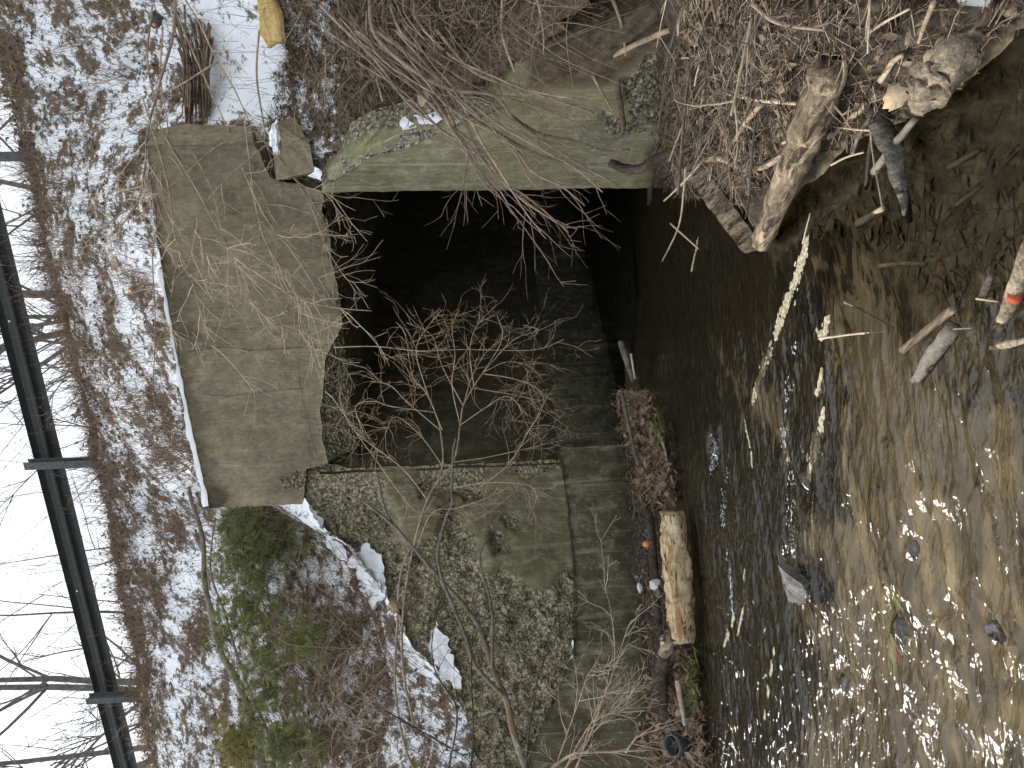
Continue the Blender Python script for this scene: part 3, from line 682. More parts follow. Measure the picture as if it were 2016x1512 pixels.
# right side wall
rt_px = [(634, 379), (642, 361), (666, 347), (694, 326), (739, 302), (794, 288), (843, 267), (878, 253), (930, 235), (982, 210), (1041, 153), (1100, 125), (1155, 105), (1260, 62), (1300, 30), (1320, -40)]
ro = [onp(x, y, RP, RN) for x, y in rt_px]
ro += [Vector((ro[-1].x, ro[-1].y, -0.3)), Vector((RP.x, RP.y, -0.3))]
RROUGH = [[(1225, 165), (1270, 120), (1340, 125), (1350, 190), (1300, 250), (1240, 240)], [(1180, 225), (1240, 245), (1290, 270), (1240, 272), (1190, 260)]]
slab('side_wall', MC_right, None, RP, RD, RN, 0.4, culv, step=0.035, world=ro, rough=RROUGH, rough_amp=0.06, smooth_amp=0.01, edge_jit=0.012, wet=lambda p: max(0, min(1, 0.9 - p.z / 0.25)) * 0.7, mud=lambda x, y: max(soft(x, y, [(960, 120), (1080, 170), (1200, 175), (1260, 110), (1420, 110), (1500, -200), (900, -200)], 90), soft(x, y, [(1270, 300), (1340, 250), (1420, 260), (1500, 400), (1290, 400)], 50)))
# crumbled top of the right side wall
r0 = [onp(x, y, RP, RN) for x, y in [(642, 361), (666, 347), (694, 326), (739, 302), (794, 288), (843, 267), (878, 253), (982, 210)]]
r1 = [at(x, y, d) for x, y, d in [(612, 318, 6.6), (655, 300, 6.6), (670, 270, 6.5), (700, 240, 6.35), (745, 225, 6.2), (790, 215, 6.0), (830, 205, 5.85), (920, 175, 5.6)]]
r2 = [p + Vector((0.35, 0.3, 0.12)) for p in r1]; r0s, r1s = r0, r1
MC_top = concrete_mat('crumbled_concrete', (0.15, 0.135, 0.1), (0.3, 0.27, 0.2), (0.46, 0.42, 0.34), (0.06, 0.052, 0.036), (0.62, 0.57, 0.47), mossamt=0.03)
roughsheet('crumbled_wall_top', MC_top, [[p + Vector((-.03, -.02, .0)) for p in r0], r1, r2], culv, amp=0.075, sub=7)

# ================================================================ GUARDRAIL on the road edge
gp = [Vector((2.76 + 3.62 * -1, 8.71 + 1.27, 6.5))]
G0 = Vector((2.72, 8.72, 6.5)); G1 = Vector((-0.79, 10.02, 6.5)); gd = (G1 - G0); gd.z = 0; gn = Vector((gd.y, -gd.x, 0)).normalized()
if gn.y > 0: gn = -gn                                    # towards the camera
rail = empty('guardrail', G1.copy(), 'dark steel W-profile guardrail on posts along the road edge above the hill', 'guardrail')
prof = [(-.156, .0), (-.135, -.045), (-.115, -.075), (-.06, -.08), (-.04, -.06), (-.02, -.01), (0, 0.0), (.02, -.01), (.04, -.06), (.06, -.08), (.115, -.075), (.135, -.045), (.156, 0)]
mb = MB(); s0 = G0 - gd * 1.2; s1 = G0 + gd * 3.2; m_ = len(prof)
for i in range(2):
    for h, d in prof: mb.v.append((s0 if i == 0 else s1) + Vector((0, 0, 0.6 + h * 1.12)) + gn * (d - 0.09))
for k in range(m_ - 1): mb.f.append((k, k + 1, m_ + k + 1, m_ + k)); mb.m.append(0)
bm_ = mb.build('rail_beam', M_steel, rail, smooth=False)
md = bm_.modifiers.new('thickness', 'SOLIDIFY'); md.thickness = 0.006
for t in (-1, 0, 1, 2, 3):
    b = G0 + gd * t; mb = MB(); u = gd.normalized()
    c = b + Vector((0, 0, 0.28)) + gn * 0.05; h_ = 0.52 if t else 0.5
    mb.box(c + gn * 0.055, u * 0.05, gn * 0.004, ZUP * h_); mb.box(c - gn * 0.055, u * 0.05, gn * 0.004, ZUP * h_); mb.box(c, u * 0.004, gn * 0.055, ZUP * h_)
    mb.build('post', M_post, rail, smooth=False)
for px, py in ((152, 1163), (19, 632)):
    c = onp(px, py, G0 + gn * 0.012, gn); mb = MB()
    mb.tube([c, c + gn * 0.012], [0.012, 0.012], 8); o = mb.build('sky_hole_dot', M_white, rail); o.parent = bm_  # white disc standing for bright sky seen through a slot in the beam

# ================================================================ growth helpers
def grow(mb, p, d, L, r, lv, rg, curl=0.35, up=0.0, nb=(2, 4), sides=4, ratio=0.6, mi=0, spread=0.9, minr=0.0012):
    n = max(3, int(L / 0.09)) if lv > 0 else 4
    n = min(n, 9)
    pts = [p.copy()]; dd = d.normalized()
    for i in range(n):
        dd = (dd + rv(curl / n * 1.6, rg) + Vector((0, 0, up / n))).normalized(); pts.append(pts[-1] + dd * (L / n))
    mb.tube(pts, [max(minr, r * (1 - 0.65 * i / n)) for i in range(n + 1)], sides if lv > 0 else 3, cap=False, mi=mi)
    if lv > 0:
        for _ in range(rg.randint(*nb)):
            t = rg.uniform(0.3, 0.98); k = min(n - 1, int(t * n)); q = pts[k].lerp(pts[k + 1], t * n - k)
            base = (pts[k + 1] - pts[k]).normalized(); s = base.orthogonal().normalized(); s.rotate(Matrix.Rotation(rg.uniform(0, 6.28), 3, base))
            grow(mb, q, base + s * rg.uniform(0.5, 1.1) * spread, L * ratio * rg.uniform(.6, 1.1), r * 0.55, lv - 1, rg, curl, up, nb, sides, ratio, mi, spread, minr)
    return pts
def pline(pts, d0, d1=None):
    d1 = d0 if d1 is None else d1; n = len(pts)
    return [at(x, y, d0 + (d1 - d0) * i / (n - 1)) for i, (x, y) in enumerate(pts)]
def ROOT(p): return p

# ---------------------------------------------------------------- the arching bush on the right bank
rg = random.Random(21)
arch_px = [[(728, 0), (739, 70), (808, 135), (888, 177), (975, 189), (1017, 240), (1121, 312), (1211, 361)],
 [(815, 0), (822, 42), (888, 111), (968, 149), (1051, 184), (1169, 222)], [(767, 10), (794, 69), (860, 121), (947, 177), (1017, 198), (1121, 236), (1190, 278)],
 [(690, 30), (760, 120), (853, 208), (912, 288), (958, 354), (1017, 427), (1083, 520)], [(700, 60), (790, 120), (878, 174), (930, 278), (975, 347), (1034, 385), (1100, 440), (1120, 458)],
 [(740, 60), (830, 130), (902, 194), (947, 278), (982, 333), (1034, 417), (1065, 455)], [(780, 60), (850, 140), (912, 208), (975, 257), (1017, 295), (1051, 340), (1107, 368), (1152, 405)],
 [(830, 80), (900, 160), (965, 195), (1051, 257), (1135, 278), (1190, 296), (1240, 294)], [(760, 90), (850, 190), (890, 255), (920, 300), (915, 340), (911, 372)], [(860, 60), (930, 140), (1010, 170), (1100, 190), (1150, 195)],
 [(630, 10), (680, 60), (740, 120), (800, 200), (850, 240), (890, 270), (975, 297)], [(800, 90), (880, 200), (960, 250), (1050, 300), (1110, 320)], [(720, 90), (800, 150), (870, 230), (950, 300), (1000, 370), (1075, 425), (1118, 450)],
 [(870, 150), (960, 230), (1040, 280), (1130, 330), (1186, 378)]]
root = at(690, -30, 5.35)
arch = empty('bare_bush', root, 'bare brown bush arching down from the right bank across the green wall', 'bush')
tw = MB(); deps = [5.05, 5.0, 5.1, 5.15, 5.2, 5.1, 5.0, 4.95, 5.1, 4.9, 5.3, 5.05, 5.2, 5.0]
for k, P_ in enumerate(arch_px):
    d0 = 5.3; pts = smoothline(pline(P_, d0, deps[k]), 4); r0_ = 0.017 if k == 0 else rg.uniform(.008, .012)
    mb = MB(); mb.tube(pts, [r0_ * (1 - 0.75 * i / len(pts)) + 0.0015 for i in range(len(pts))], 6, bump=.15); mb.build('stem', (M_browntwig, M_stick, M_browntwig, M_bark)[k % 4], arch)
    for rep in range(1):
        jit = rv(0.10, rg); j2 = rv(0.16, rg); n = len(pts); cutn = rg.randint(int(n * .6), n)
        q = [p + jit * (1 - i / n) + j2 * (i / n) + rv(.006, rg) for i, p in enumerate(pts)][:cutn]
        tw.tube(q, [rg.uniform(.004, .0075) * (1 - 0.7 * i / cutn) + .0013 for i in range(cutn)], 4, cap=False)
    for _ in range(7):
        i = rg.randint(len(pts) // 2, len(pts) - 2); d = (pts[i + 1] - pts[i]).normalized()
        grow(tw, pts[i], d + rv(.6, rg), rg.uniform(.12, .45), .003, 1, rg, nb=(1, 3))
tw.build('twigs', M_browntwig, arch)

# ---------------------------------------------------------------- thin twigs hanging over the headwall
rg = random.Random(5)
hang_px = [[(345, -10), (340, 70), (318, 150), (305, 200), (290, 260), (285, 330), (270, 400), (235, 450)], [(365, 0), (392, 45), (427, 118), (462, 177), (493, 243), (531, 290)],
 [(351, 31), (365, 69), (396, 139), (427, 208), (451, 260), (476, 330), (510, 368), (542, 437), (590, 469), (660, 493)], [(302, 222), (330, 278), (382, 365), (417, 430), (462, 507), (475, 560), (520, 620), (600, 655), (617, 670)],
 [(524, 285), (451, 347), (403, 403), (382, 451), (417, 517)], [(503, 257), (427, 288), (333, 368), (243, 417), (167, 479)], [(540, 300), (590, 361), (640, 380), (692, 392)],
 [(476, 330), (530, 440), (600, 517), (635, 552), (685, 538)], [(462, 507), (540, 560), (600, 593), (670, 607), (732, 612)], [(320, 60), (316, 160), (330, 250), (316, 330), (330, 420), (395, 520)],
 [(510, 60), (505, 150), (520, 250), (524, 285), (560, 330), (600, 380), (640, 470)], [(300, 10), (290, 120), (310, 230), (300, 300), (312, 420), (300, 500), (306, 640), (300, 770)], [(430, 120), (350, 170), (320, 180)],
 [(280, 190), (330, 360), (345, 470), (380, 560), (400, 640), (436, 720)], [(480, 230), (500, 380), (520, 470), (560, 540), (600, 640), (622, 720)], [(380, 300), (420, 380), (440, 470), (480, 540), (540, 610), (560, 650)]]
root = at(330, -30, 6.3)
hang = empty('bare_bush', root, 'leggy bare bush with pale thin twigs drooping over the right half of the headwall', 'bush')
tw = MB()
for k, P_ in enumerate(hang_px):
    pts = smoothline(pline(P_, 6.25, 6.35 + 0.1 * (k % 4)), 4); thick = 0.013 if k in (0,) else (0.008 if k in (1, 10, 11, 12) else rg.uniform(.0055, .008))
    mb = MB(); mb.tube(pts, [thick * (1 - 0.7 * i / len(pts)) + .0012 for i in range(len(pts))], 5, bump=.12); mb.build('stem', M_stick if k not in (0, 4, 5, 11) else M_browntwig, hang)
    for _ in range(9 if k not in (12,) else 0):
        i = rg.randint(len(pts) // 3, len(pts) - 2); d = (pts[i + 1] - pts[i]).normalized()
        grow(tw, pts[i], d * .8 + rv(.8, rg), rg.uniform(.2, .6), .0042, 2 if rg.random() < .5 else 1, rg, nb=(1, 4), curl=.6, minr=.0018)
tw.build('twigs', M_twig, hang)

# ---------------------------------------------------------------- the multi-stemmed bush in front of the opening
rg = random.Random(77)
base = onp(1040, 1530, WP, WN) + Vector((0.25, -0.5, 0)); base.z = 1.2
cb = empty('bare_bush', at(1040, 1530, 6.1), 'tall multi-stemmed bare bush spreading its twigs across the dark opening', 'bush')
main = [([(1045, 1535), (1035, 1511), (1011, 1441), (1001, 1393), (992, 1365), (969, 1313), (949, 1247), (914, 1191), (872, 1146), (813, 1077), (772, 1032), (719, 990), (685, 975)], .031, .010, M_greybark, 6.1, 6.4),
 ([(772, 1032), (754, 990), (742, 930)], .013, .011, M_grey2, 6.37, 6.3),
 ([(990, 1368), (938, 1313), (917, 1254), (890, 1188), (869, 1136), (862, 1087), (876, 1025), (890, 990), (889, 960), (892, 890), (897, 862)], .017, .007, M_greybark, 6.15, 6.1),
 ([(969, 1313), (968, 1198), (945, 1111), (952, 1070)], .013, .008, M_greybark, 6.2, 6.1),
 ([(830, 1540), (799, 1476), (778, 1355), (782, 1233), (789, 1129), (817, 1059), (843, 986), (871, 917), (867, 847), (857, 812), (843, 778), (826, 757)], .0115, .005, M_browntwig, 6.5, 6.2),
 ([(815, 1430), (792, 1300), (800, 1150), (840, 986), (892, 910), (906, 837), (912, 799), (933, 760), (951, 733), (989, 667), (978, 618)], .0105, .0035, M_browntwig, 6.4, 6.1)]
for P_, ra, rb, m_, d0, d1 in main:
    pts = smoothline(pline(P_, d0, d1), 5); n = len(pts); mb = MB()
    mb.tube(pts, [ra + (rb - ra) * i / (n - 1) for i in range(n)], 9, bump=.14); mb.build('stem', m_, cb)
tw = MB()
subs = [[(951, 736), (999, 743), (1044, 757), (1069, 778), (1065, 812), (1044, 840)], [(933, 764), (992, 774), (1062, 788)], [(951, 733), (999, 712), (1044, 722), (1065, 743)], [(656, 684), (739, 682), (826, 691), (912, 688), (1051, 689), (1110, 668)],
 [(871, 847), (840, 775), (812, 740), (798, 660), (780, 634)], [(906, 837), (890, 760), (896, 700), (890, 640), (905, 610)], [(912, 799), (870, 720), (850, 660), (800, 635)], [(933, 760), (925, 690), (940, 640), (975, 620)],
 [(867, 847), (800, 790), (770, 760), (730, 750)], [(857, 812), (770, 800), (735, 790), (700, 800), (715, 850)], [(951, 733), (1010, 670), (1060, 650), (1030, 640)], [(906, 837), (960, 800), (1000, 780), (1040, 820)],
 [(843, 986), (790, 920), (700, 850), (670, 790), (672, 760)], [(892, 910), (960, 900), (1050, 880), (1110, 866)], [(930, 970), (1000, 915), (1040, 850), (1060, 820)], [(892, 960), (960, 950), (1040, 955), (1060, 985)],
 [(820, 1080), (850, 1010), (900, 1000), (960, 980), (1000, 960)], [(900, 1040), (960, 1010), (1030, 960), (1045, 1000)], [(871, 917), (830, 860), (780, 820), (760, 850)], [(912, 799), (930, 740), (960, 690), (1000, 660)], [(843, 778), (820, 700), (830, 660), (870, 610)],
 [(640, 770), (660, 790), (700, 850), (740, 905), (790, 975), (830, 1020)]]
for P_ in subs:
    d0 = 6.15 + rg.uniform(-.15, .15); pts = smoothline(pline(P_, d0, d0 + rg.uniform(-.3, .3)), 4); n = len(pts)
    tw.tube(pts, [.0034 * (1 - 0.65 * i / n) + .001 for i in range(n)], 5, cap=False)
    for _ in range(12):
        i = rg.randint(n // 4, n - 2); d = (pts[i + 1] - pts[i]).normalized()
        grow(tw, pts[i], d * .7 + rv(.9, rg), rg.uniform(.12, .42), .0021, 2 if rg.random() < .5 else 1, rg, nb=(1, 3), curl=.8, minr=.0009)
tw.build('twigs', M_stick, cb)

# ---------------------------------------------------------------- pale twiggy bush low on the left, and its dark neighbour
rg = random.Random(9)
lb = empty('bare_bush', at(1130, 1540, 5.7), 'low pale twiggy bush in front of the left footing at the edge of the frame', 'bush')
for P_, r_ in (([(1080, 1520), (1100, 1502), (1136, 1483), (1200, 1480), (1290, 1476)], .014), ([(1110, 1530), (1120, 1500), (1164, 1424), (1200, 1405), (1270, 1400)], .008), ([(1130, 1530), (1164, 1424), (1202, 1340), (1237, 1233), (1254, 1219)], .006), ([(1110, 1515), (1170, 1440), (1230, 1380), (1290, 1340)], .005), ([(1232, 1481), (1256, 1446)], .010), ([(1130, 1520), (1180, 1400), (1210, 1300), (1200, 1190), (1180, 1140)], .005), ([(1090, 1520), (1140, 1380), (1165, 1320), (1230, 1310)], .004)):
    pts = smoothline(pline(P_, 5.75, 5.65), 4); n = len(pts); mb = MB(); mb.tube(pts, [r_ * (1 - .6 * i / n) for i in range(n)], 6, bump=.12); mb.build('stem', M_stick, lb)
    tw_ = MB()
    for _ in range(9 if r_ < .009 else 3):
        i = rg.randint(1, n - 2); d = (pts[i + 1] - pts[i]).normalized(); grow(tw_, pts[i], d + rv(.7, rg), rg.uniform(.15, .45), .003, 2, rg, nb=(1, 3), curl=.5)
    tw_.build('twigs', M_twig, lb)
db = empty('bare_bush', at(1035, 1540, 5.9), 'slender dark bush leaning over the rough concrete left of the opening', 'bush'); tw_ = MB()
for P_, r_ in (([(1035, 1520), (1042, 1438), (1053, 1372), (1060, 1330), (1077, 1289), (1101, 1247), (1136, 1212), (1167, 1174), (1195, 1118), (1219, 1094)], .008), ([(925, 1540), (932, 1440), (928, 1330), (930, 1250)], .008), ([(880, 1530), (900, 1400), (860, 1330), (850, 1270), (862, 1200)], .007), ([(760, 1400), (830, 1440), (900, 1480), (925, 1500)], .006)):
    pts = smoothline(pline(P_, 5.95, 6.05), 4); n = len(pts); mb = MB(); mb.tube(pts, [r_ * (1 - .7 * i / n) + .001 for i in range(n)], 6, bump=.12); mb.build('stem', M_darkbark, db)
    for _ in range(12):
        i = rg.randint(1, n - 2); d = (pts[i + 1] - pts[i]).normalized(); grow(tw_, pts[i], d + rv(.8, rg), rg.uniform(.12, .4), .003, 1, rg, nb=(1, 3), curl=.5)
tw_.build('twigs', M_darkbark, db)

# ---------------------------------------------------------------- bramble tangle on the left bank
rg = random.Random(31)
br = empty('bramble', at(720, 1460, 7.3), 'tangled brown bramble on the snowy bank left of the culvert', 'bush')
tw = MB(); tw2 = MB()
BRP = [(560, 1130), (640, 1140), (700, 1200), (760, 1260), (790, 1360), (760, 1512), (560, 1512), (600, 1350), (560, 1240)]
cnt = 0
while cnt < 330:
    x, y = rg.uniform(540, 800), rg.uniform(1120, 1530)
    if not inpoly(x, min(y, 1511), BRP): continue
    cnt += 1; h = hit(bvh_hill, x, y)
    d = ((h - CAM).dot(F_) if h else 7.6) - rg.uniform(.02, .55); p = at(x, y, d)
    a = rg.uniform(0, 6.28); L = rg.uniform(.25, .9); u = Vector((math.cos(a), math.sin(a) * .5, rg.uniform(-.2, .9))).normalized()
    q = [p, p + u * L * .5 + Vector((0, 0, L * rg.uniform(.05, .3))), p + u * L + Vector((rg.uniform(-.2, .2), 0, -L * rg.uniform(-.05, .3)))]
    q = smoothline(q, 4); (tw if rg.random() < .6 else tw2).tube(q, [.0038 * (1 - .6 * i / len(q)) + .0008 for i in range(len(q))], 3, cap=False)
tw.build('canes', M_browntwig, br); tw2.build('pale_canes', M_stick, br)

# ================================================================ PINE beside the headwall
rg = random.Random(14)
pine = empty('pine_sapling', at(600, 1560, 8.0), 'young green pine with long needles at the left end of the headwall', 'pine')
limbs = [([(521, 1530), (503, 1448), (486, 1389), (462, 1330), (437, 1289), (417, 1212), (403, 1146), (399, 1059), (378, 990), (372, 960)], .045, .02, M_grey2, 7.9, 9.0), ([(605, 1540), (576, 1459), (542, 1379), (510, 1302), (472, 1198), (455, 1125)], .02, .008, M_stick, 7.7, 8.3), ([(545, 1540), (530, 1450), (500, 1380), (470, 1300), (440, 1200), (415, 1130), (418, 1060), (425, 1020)], .016, .007, M_grey2, 8.0, 8.6), ([(630, 1300), (600, 1240), (585, 1180)], .006, .003, M_stick, 7.9, 8.0)]
for P_, ra, rb, m_, d0, d1 in limbs:
    pts = smoothline(pline(P_, d0, d1), 5); n = len(pts); mb = MB(); mb.tube(pts, [ra + (rb - ra) * i / (n - 1) for i in range(n)], 9, bump=.14); mb.build('limb', m_, pine)
nd = MB(); nd2 = MB(); tw = MB()
def tuft(mb, p, d, L, n):
    for _ in range(n):
        v = (d.normalized() + rv(.75, rg)).normalized(); s = v.orthogonal().normalized(); s.rotate(Matrix.Rotation(rg.uniform(0, 6.28), 3, v)); l = L * rg.uniform(.6, 1.1)
        e = p + v * l + Vector((0, 0, -l * .12)); m_ = p.lerp(e, .5) + Vector((0, 0, l * .03))
        mb.quad(p - s * .0012, p + s * .0012, m_ + s * .0018, m_ - s * .0018); mb.quad(m_ - s * .0018, m_ + s * .0018, e + s * .0003, e - s * .0003)
clus = [((440, 545, 1008, 1140), 150, 8.5, nd, .15), ((500, 600, 1010, 1095), 45, 8.6, nd, .14), ((425, 530, 1140, 1260), 50, 8.3, nd, .13), ((470, 560, 1240, 1420), 70, 8.0, nd, .13), ((560, 650, 1225, 1300), 38, 7.9, nd, .14), ((400, 470, 1190, 1300), 16, 8.4, nd, .11), ((425, 510, 1430, 1515), 60, 8.0, nd2, .13), ((510, 600, 1400, 1515), 55, 7.7, nd, .13), ((590, 640, 1440, 1512), 20, 7.7, nd, .12)]
for (x0, x1, y0, y1), n, d, mb_, L in clus:
    cx, cy = (x0 + x1) / 2, (y0 + y1) / 2
    for _ in range(int(n * 2.4)):
        x = rg.gauss(cx, (x1 - x0) * .27); y = rg.gauss(cy, (y1 - y0) * .29)
        if y < 1006 and x > 405: y = 1006 + rg.uniform(0, 20)
        p = at(x, y, d + rg.uniform(-.25, .25)); dr = Vector((rg.uniform(-.5, 1), rg.uniform(-.8, .4), rg.uniform(-.7, .8)))
        tuft(mb_, p, dr, L, 44); tw.tube([p - dr.normalized() * .12, p], [.003, .002], 3, cap=False)
nd.build('needles', M_needle, pine); nd2.build('yellowed_needles', M_needle2, pine); tw.build('twigs', M_browntwig, pine)

# ================================================================ bare trees beyond the road
rg = random.Random(40)
def tree(px, d, h, r0_, lean, label, lv=3, sd=0, nbr=7):
    g = random.Random(sd); b = at(px[0], px[1], d); b.z = 6.3; h += (d - 10) * 0.45
    t = empty('bare_tree', b, label, 'tree', 'bare trees beyond the road'); tr = MB()
    n = 9; pts = [b]; dd = Vector((lean, 0, 1)).normalized()
    for i in range(n): dd = (dd + Vector((g.uniform(-.1, .1), g.uniform(-.1, .1), .05))).normalized(); pts.append(pts[-1] + dd * h / n)
    tr.tube(pts, [r0_ * (1 - .8 * i / n) for i in range(n + 1)], 7, bump=.08); tr.build('trunk', M_tree, t)
    cr = MB()
    for k in range(nbr):
        i = g.randint(1, n - 1); a = g.uniform(0, 6.28); u = Vector((math.cos(a), math.sin(a), g.uniform(.5, 1.4)))
        grow(cr, pts[i], u, h * g.uniform(.3, .5), r0_ * .5 * (1 - .6 * i / n), lv, g, curl=.45, up=.25, nb=(3, 5), ratio=.55, sides=4, minr=.004)
    cr.build('crown', M_tree, t); return t
TR = [((200, 1345), 17, 8, .10, .02, 'bare tree left of the guardrail post with a trunk splitting into upright limbs'), ((230, 1395), 18, 9, .11, .05, 'bare grey tree just behind the left guardrail post'), ((240, 1425), 16, 8, .09, -.28, 'bare tree leaning left behind the left guardrail post'), ((250, 1470), 20, 9, .10, -.12, 'bare tree nearest the left edge of the frame'),
      ((190, 1250), 20, 5.5, .06, .0, 'slender bare tree halfway between the two left guardrail posts'), ((170, 1090), 22, 4.5, .05, -.05, 'small bare tree right of the white sky dot on the guardrail'), ((140, 770), 18, 5.5, .07, .25, 'bare tree with fanned pale branches behind the rail'), ((120, 700), 19, 6, .07, .1, 'bare tree with dense fine twigs below the middle of the rail'), ((105, 610), 15, 6, .11, -.1, 'thick dark-stemmed bare tree under the guardrail'), ((100, 585), 15, 6.5, .12, .05, 'dark bare tree of thick parallel stems beside the rail bend'), ((85, 480), 16, 6, .09, .15, 'bare tree with heavy slanting limb near the right guardrail end'), ((60, 350), 17, 6, .09, .3, 'bare tree left of the right guardrail post'), ((180, 860), 21, 4, .05, 0, 'low bare tree right of the middle guardrail post'), ((30, 120), 15, 4, .06, 0, 'bare tree on the crest at the upper right')]
for k, (px, d, h, r0_, ln, lab) in enumerate(TR): tree(px, d, h, r0_, ln, lab, 2 if h < 5 else 3, 100 + k, 6 if h < 5 else 8)

# ================================================================ weeds on the hillside
rg = random.Random(55)
def leafquad(mb, p, L, W, rg, mi=0, flat=0.3, curl=0.35):
    a = rg.uniform(0, 6.28); u = Vector((math.cos(a), math.sin(a), rg.uniform(-flat, flat))).normalized(); v = u.cross(Vector((rg.uniform(-flat, flat), rg.uniform(-flat, flat), 1))).normalized(); n = u.cross(v)
    c = curl * L * rg.uniform(-1, 1)
    a_, b_, c_, d_ = p - u * L * .5, p + v * W * .5 + n * c, p + u * L * .5, p - v * W * .5 + n * c * .6
    k = len(mb.v); mb.v += [a_, b_, c_, d_]; mb.f += [(k, k + 1, k + 2), (k, k + 2, k + 3)]; mb.m += [mi, mi]
def stalk(mb, p, h, rg, lean=.5, r=.0022, mi=0):
    d = Vector((rg.uniform(-lean, lean), rg.uniform(-lean, lean * .3), 1)).normalized(); m_ = p + d * h * .55; e = m_ + (d + rv(.45, rg)).normalized() * h * .45
    mb.tube([p, m_, e], [r, r * .8, r * .4], 3, cap=False, mi=mi)
stalks = MB(); nst = 0; tries = 0
while nst < 26000 and tries < 160000:
    tries += 1; x = rg.uniform(-6.5, 5.0); y = rg.uniform(4.5, 11.3)
    if inpoly(x, y, streampoly): continue
    z = hillz(x, y); b = barefac(x, y, z)
    px, py = proj(Vector((x, y, z)))
    if px < -60 or px > 1000 or py < -60 or py > 1570: continue
    if px > 640 and py < 400: continue
    if b < .34 + rg.uniform(0, .2): continue
    h = drop(bvh_hill, x, y)
    if not h: continue
    nst += 1
    if rg.random() < .42: stalk(stalks, h, rg.uniform(.05, .22), rg, .8)
    elif rg.random() < .5: leafquad(stalks, h + Vector((0, 0, .015)), rg.uniform(.04, .09), rg.uniform(.02, .045), rg, mi=1, flat=.8)
    else:
        d = Vector((DS.x, DS.y, -.75)) + rv(.35, rg); L = rg.uniform(.08, .28)
        stalks.tube([h + Vector((0, 0, .04)), h + Vector((0, 0, .03)) + d * L * .5, h + d * L + Vector((0, 0, .03))], [.003, .0025, .001], 3, cap=False, mi=2)
for _ in range(2600):
    x = rg.uniform(-6.3, 4.6); y = rg.uniform(5.5, 11.0)
    if inpoly(x, y, streampoly): continue
    h = drop(bvh_hill, x, y)
    if not h: continue
    px, py = proj(h)
    if px < -20 or px > 900 or py < -40 or py > 1540: continue
    grow(stalks, h, Vector((rg.uniform(-.5, .5), rg.uniform(-.6, .1), 1)), rg.uniform(.15, .6), .0022, 1 if rg.random() < .5 else 0, rg, nb=(1, 3), curl=.4, mi=rg.choice((0, 0, 2, 3)), minr=.0013)
o = stalks.build('dead_weeds', [M_weed, M_leaf, M_rweed, M_darkbark], origin=Vector((0, 0, 0))); tag(o, 'flattened dead weeds and leaves poking out of the hillside snow', kind='stuff')
# crest thicket
th = MB(); nst = 0
while nst < 4200:
    t = rg.uniform(-.7, 2.6); b = G0 + gd * t; off_ = abs(rg.gauss(0, .38)); p = b + gn * (off_ - .1)
    h = drop(bvh_hill, p.x, p.y)
    if not h: continue
    nst += 1
    stalk(th, h, rg.uniform(.08, .38) * (.7 + .6 * noise.noise(Vector((t * 9, 0, 0)))), rg, .9, .0024, mi=rg.choice((0, 0, 1)))
    if rg.random() < .3: leafquad(th, h + Vector((0, 0, rg.uniform(.02, .2))), .06, .03, rg, mi=1, flat=1)
o = th.build('crest_thicket', [M_weed, M_rweed], origin=Vector((0, 0, 0))); tag(o, 'brown brush growing along the crest below the guardrail', kind='stuff')
# individual dead weed clumps one can pick out
def clump(x, y, hgt, wid, n, mat, label, group=None, name='weed_clump'):
    h = hit(bvh_hill, x, y)
    if not h: return
    e = empty(name, h, label, 'weed', group); mb = MB()
    for _ in range(n):
        p = h + Vector((rg.gauss(0, wid * .35), rg.gauss(0, wid * .35), 0)); d = drop(bvh_hill, p.x, p.y) or p
        q = d - Vector((0, 0, .01)); u = Vector((rg.uniform(-.7, .7), rg.uniform(-.7, .3), 1)).normalized(); L = hgt * rg.uniform(.5, 1.1)
        grow(mb, q, u, L, .0035, 1, rg, nb=(1, 4), curl=.6, ratio=.4)
    mb.build('stalks', mat, e)
clump(385, 880, .55, .28, 70, M_rweed, 'big rust-brown weed tuft right behind the headwall top edge')
clump(345, 905, .4, .22, 40, M_rweed, 'rust-brown weed tuft on the snow just above the biggest tuft')
clump(290, 790, .4, .25, 45, M_rweed, 'broad rusty weed tuft in the middle of the snowy slope')
clump(262, 700, .35, .22, 30, M_weed, 'pale weed tuft below the upper edge of the slope')
clump(180, 690, .5, .2, 40, M_weed, 'arching tuft of pale grass stems on the crest under the rail')
clump(300, 560, .35, .22, 34, M_rweed, 'rusty weed tuft left of the hanging twigs on the slope')
clump(405, 1020, .4, .22, 36, M_rweed, 'rusty weed tuft at the left upper corner of the headwall')
for k in range(46):
    for _ in range(30):
        x, y = rg.uniform(80, 560), rg.uniform(5, 1500); 
        h = hit(bvh_hill, x, y)
        if h and h.y < 11.5 and barefac(h.x, h.y, h.z) > .42: break
    clump(x, y, rg.uniform(.15, .32), .14, rg.randint(10, 20), rg.choice((M_weed, M_rweed, M_weed, M_stick)), 'small clump of dry brown weeds standing in the hillside snow', 'small dry weed clumps on the hillside')

for k in range(16):
    t = -.55 + k * .2 + rg.uniform(-.06, .06); b = G0 + gd * t + gn * rg.uniform(-.5, .15); h = drop(bvh_hill, b.x, b.y)
    if not h: continue
    e = empty('crest_shrub', h, 'thin bare shrub on the crest below the guardrail', 'shrub', 'thin bare shrubs along the crest'); mb = MB()
    for _ in range(rg.randint(5, 10)): grow(mb, h + Vector((rg.gauss(0, .15), rg.gauss(0, .1), -.02)), Vector((rg.uniform(-.8, .8), rg.uniform(-.5, .5), 1)), rg.uniform(.2, .6), .0035, 2, rg, nb=(2, 3), curl=.6, ratio=.5, minr=.0013)
    mb.build('twigs', M_browntwig if k % 2 else M_weed, e)

